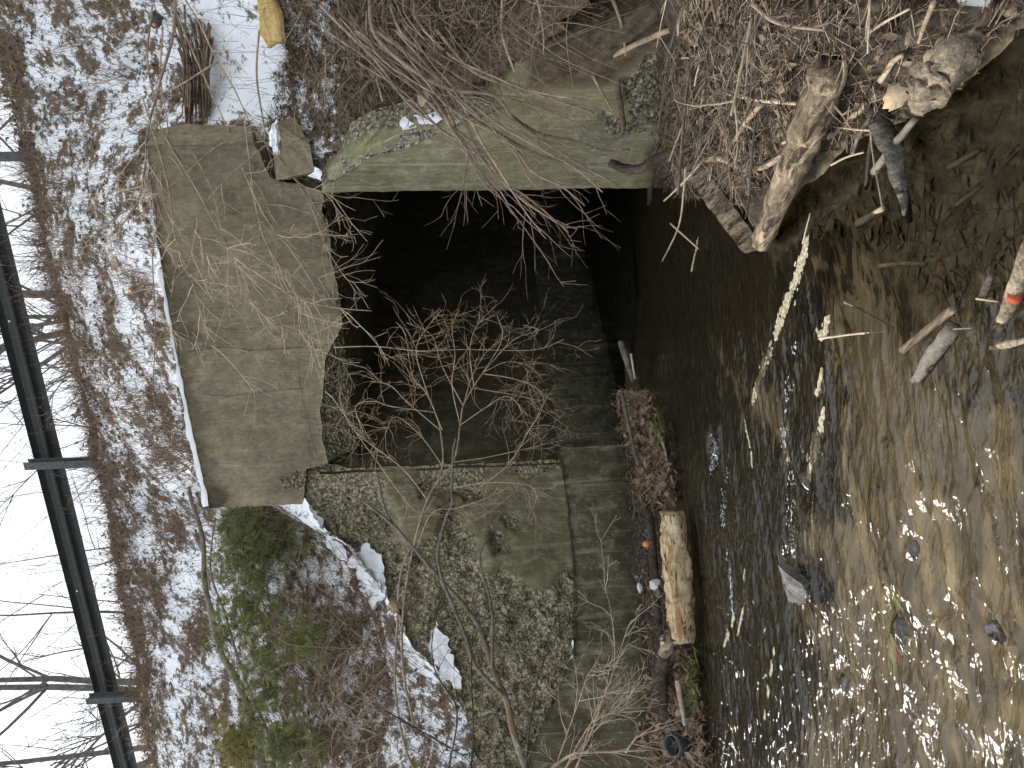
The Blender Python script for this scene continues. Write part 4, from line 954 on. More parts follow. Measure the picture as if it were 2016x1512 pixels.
# ================================================================ litter on the right bank and pile
rg = random.Random(66)
lit = MB()
def scatter(bv, poly, n, fn):
    c = 0; t = 0; x0, x1 = min(p[0] for p in poly), max(p[0] for p in poly); y0, y1 = min(p[1] for p in poly), max(p[1] for p in poly)
    while c < n and t < n * 12:
        t += 1; x, y = rg.uniform(x0, x1), rg.uniform(y0, y1)
        if not inpoly(x, y, poly): continue
        h = drop(bv, x, y)
        if h: c += 1; fn(h)
def plan(pxs, z=None, d=None): return [(lambda q: (q.x, q.y))(onz(x, y, z)) for x, y in pxs]
def litter(h):
    if h.z < .005: return
    k = rg.random()
    if k < .74:
        L = rg.uniform(.04, .2); a = rg.uniform(0, 6.28); u = Vector((math.cos(a), math.sin(a), rg.uniform(-.5, .6))).normalized(); p = h + Vector((0, 0, rg.uniform(.0, .06)))
        lit.tube([p - u * L * .5, p + rv(.01, rg), p + u * L * .5], [.0016, .0026, .001], 3, cap=False, mi=rg.choice((0, 1, 1, 2, 2)))
    else: leafquad(lit, h + Vector((0, 0, rg.uniform(.0, .045))), rg.uniform(.025, .075), rg.uniform(.015, .04), rg, mi=rg.choice((3, 3, 1)), flat=.9)
bankpoly = [(2.05, 6.3), (2.2, 5.8), (2.4, 5.2), (2.7, 4.5), (3.3, 4.4), (3.6, 5.2), (3.2, 6.2), (2.7, 6.6), (2.3, 6.6)]
scatter(bvh_hill, bankpoly, 8000, litter)
pile1 = [(1.0, 4.55), (1.2, 5.2), (1.45, 5.4), (1.75, 5.0), (1.8, 4.2), (1.9, 3.4), (1.85, 2.6), (1.9, 1.7), (0.8, 1.75), (0.86, 2.25), (0.88, 2.9), (0.98, 3.4), (0.95, 4.1)]
scatter(bvh_bed, pile1, 9000, litter)
pile2 = [(0.95, 4.5), (1.05, 5.2), (1.5, 5.9), (1.85, 5.7), (2.05, 5.0), (1.9, 4.3), (1.4, 4.1)]
scatter(bvh_bed, pile2, 3500, litter)
shelf = plan([(1262, 800), (1312, 920), (1345, 1100), (1365, 1300), (1392, 1505), (1296, 1505), (1284, 1300), (1275, 1100), (1250, 950), (1222, 800)], .03)
scatter(bvh_bed, shelf, 2200, litter)
o = lit.build('leaf_litter', [M_darkbark, M_litter, M_stick, M_litter2], origin=Vector((0, 0, 0))); tag(o, 'matted twigs, stalks and dead leaves washed up on the banks', kind='stuff')
# bank tangle of thin stems in the upper right
tg = empty('bramble', at(840, -30, 5.2), 'dense tangle of thin brown stems on the bank right of the green wall', 'bush'); t1 = MB(); t2 = MB()
for _ in range(420):
    x, y = rg.uniform(600, 1180), rg.uniform(-40, 170) ; h = hit(bvh_hill, x, max(y, -40))
    if not h: continue
    d = (h - CAM).dot(F_) - rg.uniform(0, .3); p = at(x, y, d); a = rg.uniform(0, 6.28); L = rg.uniform(.15, .7); u = Vector((math.cos(a) * .8, -abs(math.sin(a)) * .4, rg.uniform(-.8, .8))).normalized()
    q = smoothline([p, p + u * L * .5 + rv(.06, rg), p + u * L + Vector((0, 0, -L * .25))], 4); (t1 if rg.random() < .55 else t2).tube(q, [.0036 * (1 - .6 * i / len(q)) for i in range(len(q))], 3, cap=False)
t1.build('stems', M_browntwig, tg); t2.build('pale_stems', M_stick, tg)

# ================================================================ logs, sticks, leaves
def log(name, pts, rads, mat, label, cat='log', sides=14, bump=.22, group=None, parent=None, sub=6, sd=0.0):
    P_ = smoothline(pts, sub); n = len(P_); rr = []
    m_ = len(rads) - 1
    for i in range(n):
        t = i / (n - 1) * m_; k = min(m_ - 1, int(t)) if m_ else 0
        rr.append(rads[k] + (rads[k + 1] - rads[k]) * (t - k) if m_ else rads[0])
    P_ = [p + rv(rr[i] * .06, rg) for i, p in enumerate(P_)]
    mb = MB(); mb.tube(P_, rr, sides, bump=bump, seed=sd); o = mb.build(name, mat, parent)
    if label: tag(o, label, cat, group)
    return o
def zz(*q): return [onz(x, y, z) for x, y, z in q]
def rp(px, q): return px / FPX * (q - CAM).dot(F_)
def stick(q, r, mat, label, name='stick', cat='stick', taper=.7, sides=7, bump=.15, d=None):
    pts = zz(*q) if d is None else pline([(x, y) for x, y, *_ in q], *d)
    r_ = rp(r, pts[0]); return log(name, pts, [r_, r_ * taper], mat, label, cat, sides, bump, sd=rg.uniform(0, 50))

lg = empty('driftwood_log', onz(1500, 479, 0), 'thick weathered log lying from the debris pile into the water', 'log')
q = zz((1632, 140, .33), (1596, 245, .24), (1552, 345, .15), (1500, 479, .05))
log('trunk', q, [.064, .068, .066, .06, .048], M_rot, None, parent=lg, bump=.3, sides=18, sub=10)
# broken board
b0, b1 = onz(1366, 332, .14), onz(1482, 488, .03); ax = (b1 - b0) * .5; L_ = ax.length; side = ax.cross(ZUP).normalized(); side = (side * .8 + ZUP * .6).normalized(); th_ = ax.cross(side).normalized()
mb = MB(); nseg = 14
for i in range(nseg + 1):
    c = b0.lerp(b1, i / nseg); wv = 0.062 * (1 - .12 * (i / nseg)) 
    for a, b in ((-1, -1), (1, -1), (1, 1), (-1, 1)): mb.v.append(c + side * wv * a + th_ * .026 * b + rv(.004, rg) + (ax.normalized() * rg.uniform(-.05, .05) if i in (0, nseg) else Vector()))
for i in range(nseg):
    for k in range(4): mb.f.append((i * 4 + k, i * 4 + (k + 1) % 4, (i + 1) * 4 + (k + 1) % 4, (i + 1) * 4 + k)); mb.m.append(0)
mb.f += [(3, 2, 1, 0), tuple(nseg * 4 + k for k in range(4))]; mb.m += [0, 0]
tag(mb.build('broken_board', M_rot, smooth=False), 'broken board with a pale split edge propped against the big log', 'board')
# driftwood stump
st = empty('driftwood_stump', onz(1840, 160, 0), 'gnarled pale driftwood stump at the water edge of the right bank', 'stump')
log('body', zz((1905, 45, .06), (1888, 100, .09), (1850, 145, .10), (1825, 185, .08), (1806, 218, .03)), [.062, .07, .066, .066, .045, .02], M_drift, None, parent=st, bump=.5, sides=20, sub=9)
log('knob', zz((1850, 140, .10), (1815, 125, .13), (1788, 118, .15)), [.045, .028, .008], M_drift, None, parent=st, bump=.6, sides=12, sub=7)
log('root', zz((1830, 180, .04), (1890, 150, .0), (1945, 105, -.04)), [.04, .03, .015], M_pale, None, parent=st, bump=.6, sides=10, sub=6)
log('split_limb', zz((1722, 215, .10), (1740, 262, .07), (1762, 310, .05), (1789, 438, -.02)), [.036, .04, .034, .012], M_split, 'dark split limb slanting from the pile down into the shallow water', bump=.4, sides=12)
stick([(1628, 272, .06), (1680, 228, .10), (1728, 184, .13)], 7, M_stick, 'straight tan stick leaning off the pile beside the thick log')
stick([(1721, 338, .02), (1760, 285, .06), (1804, 232, .05)], 8, M_grey2, 'grey stick crossing over the dark split limb', taper=.8)
stick([(1553, -10), (1564, 54), (1578, 107), (1582, 193)], 10, M_bark, 'upright dark branch rising out of the debris pile', d=(3.2, 3.15))
stick([(1594, 94, .22), (1640, 78, .26), (1675, 68, .28), (1728, 28, .3)], 9, M_stick, 'pale bark-stripped limb lying on top of the debris pile')
log('twisted_root', zz((1590, 112, .22), (1620, 108, .23), (1650, 116, .21), (1692, 138, .17)), [.03, .04, .035, .012], M_bark, 'thick twisted root above the cut end of the log', 'root', bump=.4, sides=12)
stick([(1389, 198, .2), (1410, 228, .2), (1432, 264, .18)], 9, M_stick, 'short rotten stick standing in the litter near the wall foot')
stick([(1500, 204, .26), (1466, 245, .24), (1432, 300, .16)], 6, M_stick, 'slanting pale stick left of the brown wood chunk')
stick([(1375, 171, .24), (1425, 182, .26), (1486, 196, .26), (1568, 204, .26)], 3.5, M_twig, 'long pale curved stick spanning the litter')
stick([(1696, 5, .34), (1668, 42, .3)], 8, M_stick, 'stubby pale stick at the top of the pile')
stick([(1838, 5, .3), (1822, 45, .25), (1809, 84, .2)], 6, M_stick, 'pale pointed stick above the driftwood stump')
log('wood_chunk', zz((1512, 290, .08), (1535, 258, .12), (1566, 226, .15)), [.025, .042, .03], M_rot, 'brown rotten wood chunk wedged behind the big log', 'wood', bump=.5, sides=12)
stick([(1386, 314, .12), (1420, 312, .14), (1461, 329, .12), (1500, 329, .12), (1546, 304, .12)], 7, M_stick, 'pale bent root running behind the broken board', 'bent_root', 'root')
stick([(1205, 322), (1235, 333), (1262, 331), (1300, 309), (1365, 288)], 9, M_darkbark, 'dark reddish branch with a chewed end at the foot of the right wall', d=(5.6, 4.9), taper=.9, name='branch', cat='branch')
stick([(1386, 314, .14), (1345, 360, .2), (1307, 396, .25)], 2.5, M_twig, 'thin pale twig pointing left from the wall foot', 'twig', 'twig')
stick([(1350, 330, .2), (1346, 375, .16), (1336, 446, .1), (1304, 514, .05)], 2.5, M_twig, 'pale forked twig hanging over the dark water', 'twig', 'twig')
stick([(1320, 440, .12), (1375, 490, .02)], 2, M_twig, 'fine side twig beside the pale forked twig', 'twig', 'twig')
stick([(1664, -5, .36), (1668, 150, .2), (1668, 300, .0)], 4, M_bark, 'thin upright stick in front of the twisted root')
stick([(1716, 221, .12), (1716, 286, .06), (1737, 407, .0)], 2.5, M_browntwig, 'thin brown twig dipping into the water by the split limb', 'twig', 'twig')
stick([(1712, 235, .1), (1690, 270, .05), (1678, 304, .0)], 5, M_grey2, 'short grey stick end dipping in the water right of the log')
stick([(1724, 245, .08), (1712, 300, .03), (1705, 372, -.01)], 6, M_darkbark, 'dark stick lying half under water beside the split limb')
stick([(1617, 245, .1), (1680, 254, .1), (1733, 258, .09)], 2.4, M_twig, 'pale straw-thin twig lying across the sticks', 'twig', 'twig')
stick([(1636, 325, .02), (1665, 310, .05), (1700, 300, .06)], 2.2, M_twig, 'pale twig over the water between log and limb', 'twig', 'twig')
stick([(1580, 480, .04), (1595, 420, .05)], 1.5, M_twig, 'tiny twig at the log tip', 'twig', 'twig')
stick([(1336, -10), (1364, 54), (1379, 121)], 8, M_bark, 'rough broken branch hanging down over the mud slope', d=(4.2, 4.15), name='branch', cat='branch')
stick([(1190, 70), (1211, 139), (1220, 200), (1228, 252)], 6.5, M_bark, 'dark stick leaning upright against the green wall', d=(5.15, 5.35), taper=.9)
stick([(1162, 128), (1230, 98), (1300, 66), (1425, 18)], 6, M_stick, 'long pale branch slanting along the top of the right wall', d=(5.2, 4.3), name='branch', cat='branch')
stick([(1142, 60), (1159, 132), (1204, 215)], 5, M_stick, 'short pale stick beside the dark upright stick on the wall', d=(5.1, 5.2), taper=.4)
stick([(1204, -8), (1225, 52), (1232, 110)], 4, M_stick, 'thin tan stick dangling above the right wall', d=(4.8, 4.9))
stick([(989, -8), (989, 69), (1013, 142)], 3, M_twig, 'slim pale stem crossing the brown tangle', d=(5.0, 5.1), name='twig', cat='twig')
stick([(1373, 0), (1400, 70), (1436, 130), (1470, 190)], 2.5, M_twig, 'long thin pale twig over the mud slope', d=(3.9, 3.8), name='twig', cat='twig')
stick([(1420, 0), (1455, 60), (1480, 120), (1495, 150)], 2.5, M_twig, 'thin forked twig right of the mud slope', d=(3.6, 3.6), name='twig', cat='twig')
stick([(1540, 5, .4), (1500, 60, .4), (1475, 110, .38)], 2.5, M_twig, 'pale twig among the litter by the upright branch', 'twig', 'twig')
stick([(1692, 78, .28), (1740, 45, .3), (1790, 18, .3)], 3, M_twig, 'long straw stalk lying over the pale limb', 'stalk', 'stalk')
stick([(1733, 160, .18), (1760, 120, .2), (1778, 108, .2)], 6, M_stick, 'short stick poking up behind the pale leaf')
# extra unlabelled-by-eye sticks of the pile: many alike
for k in range(120):
    c_ = rg.choice(pile1); t = rg.random(); d2 = rg.choice(pile1); x = c_[0] * t + d2[0] * (1 - t); y = c_[1] * t + d2[1] * (1 - t)
    h = drop(bvh_bed, x, y)
    if not h or h.z < .04: continue
    a = rg.uniform(0, 6.28); L = rg.uniform(.08, .34); u = Vector((math.cos(a), math.sin(a), rg.uniform(-.3, .4))).normalized(); p = h + Vector((0, 0, .04))
    log('loose_stick', [p - u * L * .5, p + rv(.015, rg), p + u * L * .5], [rg.uniform(.004, .011), .004], rg.choice((M_stick, M_bark, M_browntwig, M_twig)), 'loose brown stick lying in the right bank debris', 'stick', 6, .2, 'loose sticks in the right bank debris')

for k in range(46):
    t = rg.random()
    if t < .6: x, y = rg.uniform(1.05, 1.85), rg.uniform(2.2, 5.2); bv_ = bvh_bed
    else: x, y = rg.uniform(2.1, 3.0), rg.uniform(4.6, 6.3); bv_ = bvh_hill
    h = drop(bv_, x, y)
    if not h or h.z < .06: continue
    a = rg.uniform(0, 6.28); L = rg.uniform(.35, .95); u = Vector((math.cos(a), math.sin(a), rg.uniform(-.25, .35))); p = h + Vector((0, 0, rg.uniform(.05, .14)))
    e = empty('loose_branch', p.copy(), 'long bare branch tangled in the right bank debris', 'branch', 'long branches tangled in the right bank debris')
    q = smoothline([p - u * L * .5, p + rv(.06, rg), p + u * L * .5 + rv(.05, rg)], 6); r_ = rg.uniform(.004, .011); mt = rg.choice((M_stick, M_bark, M_browntwig, M_twig, M_grey2))
    mb = MB(); mb.tube(q, [r_ * (1 - .65 * i / len(q)) for i in range(len(q))], 6, bump=.2); mb.build('stem', mt, e); mb = MB()
    for _ in range(rg.randint(3, 7)):
        i = rg.randint(2, len(q) - 2); grow(mb, q[i], (q[i + 1] - q[i]).normalized() + rv(.8, rg), L * rg.uniform(.15, .4), r_ * .45, 1, rg, nb=(1, 3))
    mb.build('twigs', mt, e)
# dark stems beside the right end of the headwall
mb = MB()
rt = empty('root_clump', at(385, 130, 7.0), 'clump of dark brown stems and roots at the right end of the headwall', 'roots')
for _ in range(60):
    y0 = rg.uniform(10, 180); y1 = rg.uniform(200, 250); x = rg.uniform(362, 412); dd_ = rg.uniform(6.75, 6.95)
    mb.tube(smoothline([at(x + rg.uniform(-30, 14), y0, dd_ + .1), at(x, (y0 + y1) / 2, dd_), at(x + rg.uniform(-4, 8), y1, dd_ - .03)], 4), [rg.uniform(.004, .012)] * 8 + [.004], 5, bump=.3)
mb.build('roots', M_bark, rt)
# concrete chunk by the headwall
def rock(name, px, py, d, size, mat, label, cat='rock', sq=(1, 1, 1), amp=.25, sub=3, rot=0.0, z=None, sd=0, flat=True):
    bm = bmesh.new(); bmesh.ops.create_icosphere(bm, subdivisions=sub, radius=1)
    c = at(px, py, d) if z is None else onz(px, py, z); Rm = Matrix.Rotation(rot, 3, 'Z')
    g = random.Random(sd + 1); planes = [(Vector((g.uniform(-1, 1), g.uniform(-1, 1), g.uniform(-1, 1))).normalized(), g.uniform(.5, .8)) for _ in range(9)]
    for v in bm.verts:
        p = v.co.copy()
        for n, h in (planes if flat else []):
            e = p.dot(n) - h
            if e > 0: p -= n * e * .9
        p *= 1 + amp * noise.fractal(p * 1.7 + Vector((sd, 0, 0)), .8, 2, 4); p = Vector((p.x * sq[0], p.y * sq[1], p.z * sq[2])) * size; v.co = Rm @ p
    me = bpy.data.meshes.new(name); bm.to_mesh(me); bm.free(); me.materials.append(mat)
    for k_ in ('rough', 'wet'):
        a = me.attributes.new(k_, 'FLOAT', 'POINT'); a.data.foreach_set('value', [0.0] * len(me.vertices))
    o = bpy.data.objects.new(name, me); COL.objects.link(o); o.location = c
    if label: tag(o, label, cat)
    return o
hp_ = [at(x, y, d) for x, y, d in ((545, 240, 6.25), (580, 232, 6.3), (612, 290, 6.2), (618, 338, 6.2), (580, 345, 6.3), (545, 355, 6.35), (540, 300, 6.3), (560, 240, 6.7), (615, 300, 6.65), (600, 350, 6.7), (540, 340, 6.7))]
bm = bmesh.new(); c0 = hp_[3]
for p in hp_: bm.verts.new(p - c0)
bmesh.ops.convex_hull(bm, input=bm.verts); bmesh.ops.subdivide_edges(bm, edges=bm.edges, cuts=4, use_grid_fill=True)
for vtx in bm.verts: vtx.co += vtx.normal * .012 * noise.fractal(vtx.co * 9, .8, 2, 4)
me = bpy.data.meshes.new('concrete_chunk'); bm.to_mesh(me); bm.free(); me.materials.append(MC_head); o = bpy.data.objects.new('concrete_chunk', me); COL.objects.link(o); o.location = c0
tag(o, 'broken slab of grey concrete wedged under the right end of the headwall', 'concrete')
rock('snow_patch', 545, 270, 6.3, .15, M_snowcap, 'patch of snow lying on the broken concrete slab', 'snow', (.9, .6, .35), .35, 4, .4, sd=8, flat=False)
# snow lying on the crumbled wall tops
def topsnow(u0, u1, v0, v1, label):
    rows = []; A_, B_ = smoothline(r0s, 8), smoothline(r1s, 8); n = len(A_)
    for iv in range(4):
        v = v0 + (v1 - v0) * iv / 3; row = []
        for iu in range(7):
            u = u0 + (u1 - u0) * iu / 6; k = min(n - 2, int(u * (n - 1))); f = u * (n - 1) - k
            edge = 0.0 if iv in (0, 3) or iu in (0, 6) else 1.0
            row.append(A_[k].lerp(A_[k + 1], f).lerp(B_[k].lerp(B_[k + 1], f), v + (0 if edge else rg.uniform(-.08, .08))) + Vector((-.02, -.03, .02 + .025 * edge)))
        rows.append(row)
    tag(roughsheet('snow_patch', M_snowcap, rows, None, amp=0.025, sc_=9, sub=3), label, 'snow')
topsnow(.42, .72, .35, .95, 'broad snow patch on the crumbled top of the right wall')
topsnow(.12, .26, .7, 1.1, 'small snow patch nearest the concrete slab on the right wall')
topsnow(.78, .9, .3, .7, 'lowest little snow patch on the right wall top')
def drape(px, label, off=0.0, amp=.045):
    big = [(0, 0), (3000, 0), (3000, 3000), (0, 3000)]
    e = slab('snow_patch', M_snow, px, WP, WD, WN, 0.08, None, step=0.03, rough=[big], rough_amp=amp, recess=-0.01, edge_jit=0.055, off=off - .03, lean=0.16, dense_edge=.03, seed=px[0][0])
    tag(e, label, 'snow')
drape([(596, 962), (594, 985), (612, 1015), (635, 1055), (655, 1080), (672, 1085), (668, 1062), (650, 1050), (630, 1018), (612, 985), (606, 965)], 'snow strip on the broken wall corner left of the headwall')
drape([(672, 1085), (700, 1120), (722, 1182), (748, 1162), (750, 1100), (738, 1080), (716, 1056), (704, 1050), (700, 1066), (684, 1062)], 'wide snow patch on the rough concrete slope below the pine')
drape([(858, 1212), (846, 1240), (838, 1270), (850, 1300), (880, 1338), (907, 1352), (893, 1290), (874, 1240)], 'tongue of snow running down the rough concrete left of the bush')
drape([(1126, 1288), (1106, 1366), (1072, 1440), (1046, 1512), (1036, 1540), (1056, 1540), (1068, 1505), (1090, 1440), (1112, 1375), (1133, 1296)], 'long strip of snow on the left footing ledge', off=.03, amp=.02)
# yellow sheet on the bank
P_ = [at(x, y, d) for x, y, d in ((505, -20, 6.25), (534, -20, 6.05), (549, 32, 6.0), (555, 80, 6.02), (527, 93, 6.15), (512, 68, 6.25), (508, 20, 6.28))]
mb = MB(); cc = sum(P_, Vector()) / len(P_) + Vector((-.02, -.06, .02)); ring = []
for i in range(len(P_)):
    for k in range(5): ring.append(P_[i].lerp(P_[(i + 1) % len(P_)], k / 5) + rv(.006, rg))
n = len(ring); tv = Vector((.02, .05, -.02))
for f_ in (1, .66, .33): mb.v += [cc + (p - cc) * f_ + rv(.012 if f_ < 1 else 0, rg) for p in ring]
mb.v.append(cc)
for l_ in range(2):
    for i in range(n): mb.f.append((l_ * n + i, l_ * n + (i + 1) % n, (l_ + 1) * n + (i + 1) % n, (l_ + 1) * n + i)); mb.m.append(0)
for i in range(n): mb.f.append((2 * n + i, 2 * n + (i + 1) % n, 3 * n)); mb.m.append(0)
k0 = len(mb.v); mb.v += [p + tv for p in ring]
for i in range(n): mb.f.append((i, k0 + i, k0 + (i + 1) % n, (i + 1) % n)); mb.m.append(0)
mb.f.append(tuple(k0 + i for i in range(n))); mb.m.append(0)
tag(mb.build('yellow_sheet', M_yellow), 'crumpled yellow sheet lying on the snow at the upper right', 'sheet')

# ---------------------------------------------------------------- left shelf
pl = empty('stripped_log', onz(1335, 1140, .1), 'pale bark-stripped log lying on the left ledge at the water', 'log')
log('trunk', zz((1322, 1008, .13), (1330, 1080, .12), (1337, 1170, .12), (1343, 1262, .12)), [.088, .1, .104, .1, .088], M_pale, None, parent=pl, bump=.3, sides=22, sub=10)
log('dark_log', zz((1265, 960, .14), (1282, 1040, .16), (1288, 1130, .16), (1297, 1230, .16)), [.03, .036, .036, .03], M_darkbark, 'long dark log lying behind the pale stripped log', bump=.3)
log('dark_log', zz((1312, 1250, .2), (1302, 1311, .22), (1300, 1355, .22), (1308, 1410, .2)), [.045, .055, .055, .04], M_darkbark, 'thick dark log stub between the pale log and the wheel', bump=.3)
stick([(1318, 1250, .22), (1308, 1290, .22)], 14, M_rot, 'splintered brown wood piece at the end of the pale log', 'wood_chunk', 'wood', bump=.6, sides=10)
stick([(1333, 1340, .18), (1340, 1380, .17), (1349, 1428, .15)], 6, M_stick, 'pale stick pointing at the little wheel')
stick([(1290, 1375, .25), (1276, 1400, .3)], 7, M_bark, 'short brown stick standing against the left footing')
stick([(1222, 674, .22), (1232, 705, .2), (1246, 748, .12)], 7, M_grey2, 'grey log end sticking out of the far debris heap', 'log_end', 'log')
stick([(1242, 696, .16), (1250, 746, .12)], 2.5, M_twig, 'thin pale stick beside the grey log end', 'twig', 'twig')
stick([(1302, 860, .02), (1312, 900, .03), (1327, 960, .02)], 2.2, M_twig, 'thin pale stick along the water edge of the far debris heap', 'twig', 'twig')
stick([(1225, 775, .2), (1240, 850, .2), (1256, 915, .18)], 4, M_grey2, 'weathered stick lying along the far debris heap')
hp = MB(); hg = MB()
heap = plan([(1222, 770), (1258, 770), (1285, 860), (1308, 930), (1315, 990), (1290, 1000), (1255, 920), (1225, 840)], .1)
def heaplit(h):
    p = h + Vector((0, 0, rg.uniform(0, .2) * (1 - rg.random() * .5)))
    if rg.random() < .55: leafquad(hp, p, rg.uniform(.05, .12), rg.uniform(.025, .06), rg, mi=rg.choice((0, 0, 1)), flat=1.0)
    else:
        u = rv(1, rg).normalized(); L = rg.uniform(.08, .28); hp.tube([p - u * L * .5, p + u * L * .5], [.0025, .001], 3, cap=False, mi=rg.choice((2, 3)))
scatter(bvh_bed, heap, 1500, heaplit)
tag(hp.build('debris_heap', [M_leaf, M_weed, M_browntwig, M_stick]), 'heap of dead leaves and twigs caught along the left wall by the opening', kind='stuff')
hp = MB(); heap2 = plan([(1310, 1270), (1350, 1280), (1360, 1400), (1385, 1500), (1345, 1512), (1290, 1505), (1310, 1400)], .1)
scatter(bvh_bed, heap2, 900, heaplit)
tag(hp.build('debris_heap', [M_leaf, M_weed, M_browntwig, M_stick]), 'heap of dead leaves and twigs around the small wheel', kind='stuff')
# grass at the shelf edge
mb = MB()
for _ in range(160):
    x, y = rg.choice(((1366, 1330), (1372, 1390), (1300, 850), (1262, 950), (1365, 1360))); p = onz(x + rg.gauss(0, 5), y + rg.gauss(0, 18), .03)
    u = Vector((rg.uniform(-.6, .9), rg.uniform(-.9, .3), rg.uniform(.1, .7))).normalized(); L = rg.uniform(.06, .2); s = u.orthogonal().normalized() * .003
    mb.quad(p - s, p + s, p + u * L + s * .2, p + u * L - s * .2)
tag(mb.build('grass_tuft', M_grass), 'green grass blades at the water edge of the left ledge', kind='stuff')
# wheel
wc = onz(1330, 1466, .2); whl = empty('small_wheel', wc, 'small black plastic wheel lying in the debris at the lower left', 'wheel')
axis = Vector((.12, -.55, .82)).normalized(); u = axis.orthogonal().normalized(); v = axis.cross(u)
def lathe(prof_, mat, name, par, seg=28):
    mb = MB()
    for k in range(seg):
        a = 2 * math.pi * k / seg; d = u * math.cos(a) + v * math.sin(a)
        for r_, h_ in prof_: mb.v.append(wc + d * r_ + axis * h_)
    m_ = len(prof_)
    for k in range(seg):
        k2 = (k + 1) % seg
        for i in range(m_ - 1): mb.f.append((k * m_ + i, k2 * m_ + i, k2 * m_ + i + 1, k * m_ + i + 1)); mb.m.append(0)
    return mb.build(name, mat, par)
M_tyre = NM('worn_black_plastic', .65, .4).done((.045, .047, .048))
lathe([(.064, .03), (.07, .042), (.08, .045), (.088, .035), (.09, 0), (.09, -.05), (.085, -.07), (.06, -.07)], M_tyre, 'tyre', whl)
hub_ = lathe([(.066, .03), (.062, -.03), (.03, -.035), (.026, .01), (.012, .012), (.012, -.03)], M_tyre, 'hub', whl)
mb = MB()
for k in range(5):
    a = 2 * math.pi * k / 5; d = u * math.cos(a) + v * math.sin(a); mb.box(wc + d * .045, d * .02, axis.cross(d) * .005, axis * .012)
o = mb.build('spokes', M_tyre, whl); o.parent = hub_
rock('white_stone', 1288, 1150, 6.0, .055, M_white, 'white stone on the ledge behind the pale log', 'stone', (.9, .8, 1), .2, 3, z=.24, sd=60)
rock('dark_stone', 1296, 1166, 6.0, .05, M_stone, 'dark stone touching the white stone behind the pale log', 'stone', (1, .8, .9), .25, 3, z=.2, sd=61)
rock('pale_pebble', 1259, 1158, 6.4, .035, M_white, 'pale pebble against the left footing', 'stone', (1.3, .8, .6), .2, 3, z=.3, sd=62)

# ---------------------------------------------------------------- rocks and debris in the stream
mb = MB(); rr = [onz(1531, 1112, .07), onz(1553, 1186, .02), onz(1600, 1190, -.03), onz(1606, 1138, -.03), onz(1560, 1118, -.05), onz(1545, 1126, .09), onz(1578, 1150, .06)]
bm = bmesh.new()
for p in rr + [p - ZUP * .15 for p in rr]: bm.verts.new(p - rr[0])
bmesh.ops.convex_hull(bm, input=bm.verts); bmesh.ops.subdivide_edges(bm, edges=bm.edges, cuts=3, use_grid_fill=True)
for vtx in bm.verts: vtx.co += vtx.normal * .008 * noise.fractal(vtx.co * 14, .8, 2, 3)
me = bpy.data.meshes.new('stream_rock'); bm.to_mesh(me); bm.free(); me.materials.append(M_stone); o = bpy.data.objects.new('stream_rock', me); COL.objects.link(o); o.location = rr[0]
tag(o, 'angular grey rock breaking the surface in mid stream', 'rock')
for k, (x, y, s, lab) in enumerate(((1799, 1083, .035, 'small wet stone right of the angular rock'), (1661, 1346, .042, 'wet dark stone in the sandy shallows at lower left'), (1960, 1240, .04, 'dark stone among the bright ripples near the bottom edge'))):
    rock('stream_stone', x, y, 3, s, M_stone, lab, 'stone', (1.2, 1, .5), .25, 3, z=-.02, sd=70 + k)
wd = empty('weed_snag', onz(1775, 1235, 0), 'snag of green weed and orange leaves caught in the stream', 'snag'); mb = MB(); m2 = MB()
for _ in range(16):
    p = onz(1765 + rg.gauss(0, 12), 1225 + rg.gauss(0, 25), .01); u = Vector((rg.uniform(-1, 1), rg.uniform(-.5, .5), rg.uniform(0, .5))).normalized(); L = rg.uniform(.03, .12)
    mb.tube([p, p + u * L * .5, p + u * L + rv(.01, rg)], [.002, .003, .001], 3, cap=False)
mb.build('stems', M_grass, wd)
P_ = zz((1752, 1244, .012), (1758, 1262, .014), (1768, 1290, .01), (1772, 1310, .006)); 
m2.tube(smoothline(P_, 4), [.0022] * 12 + [.001], 5, bump=.4); m2.build('orange_strip', M_red, wd)
rock('clod', 1772, 1228, 3, .05, M_stone, None, None, (1.4, .8, .4), .4, 3, z=0.0, sd=90).parent = wd
bpy.data.objects['clod'].location = Vector((0, 0, 0.0))

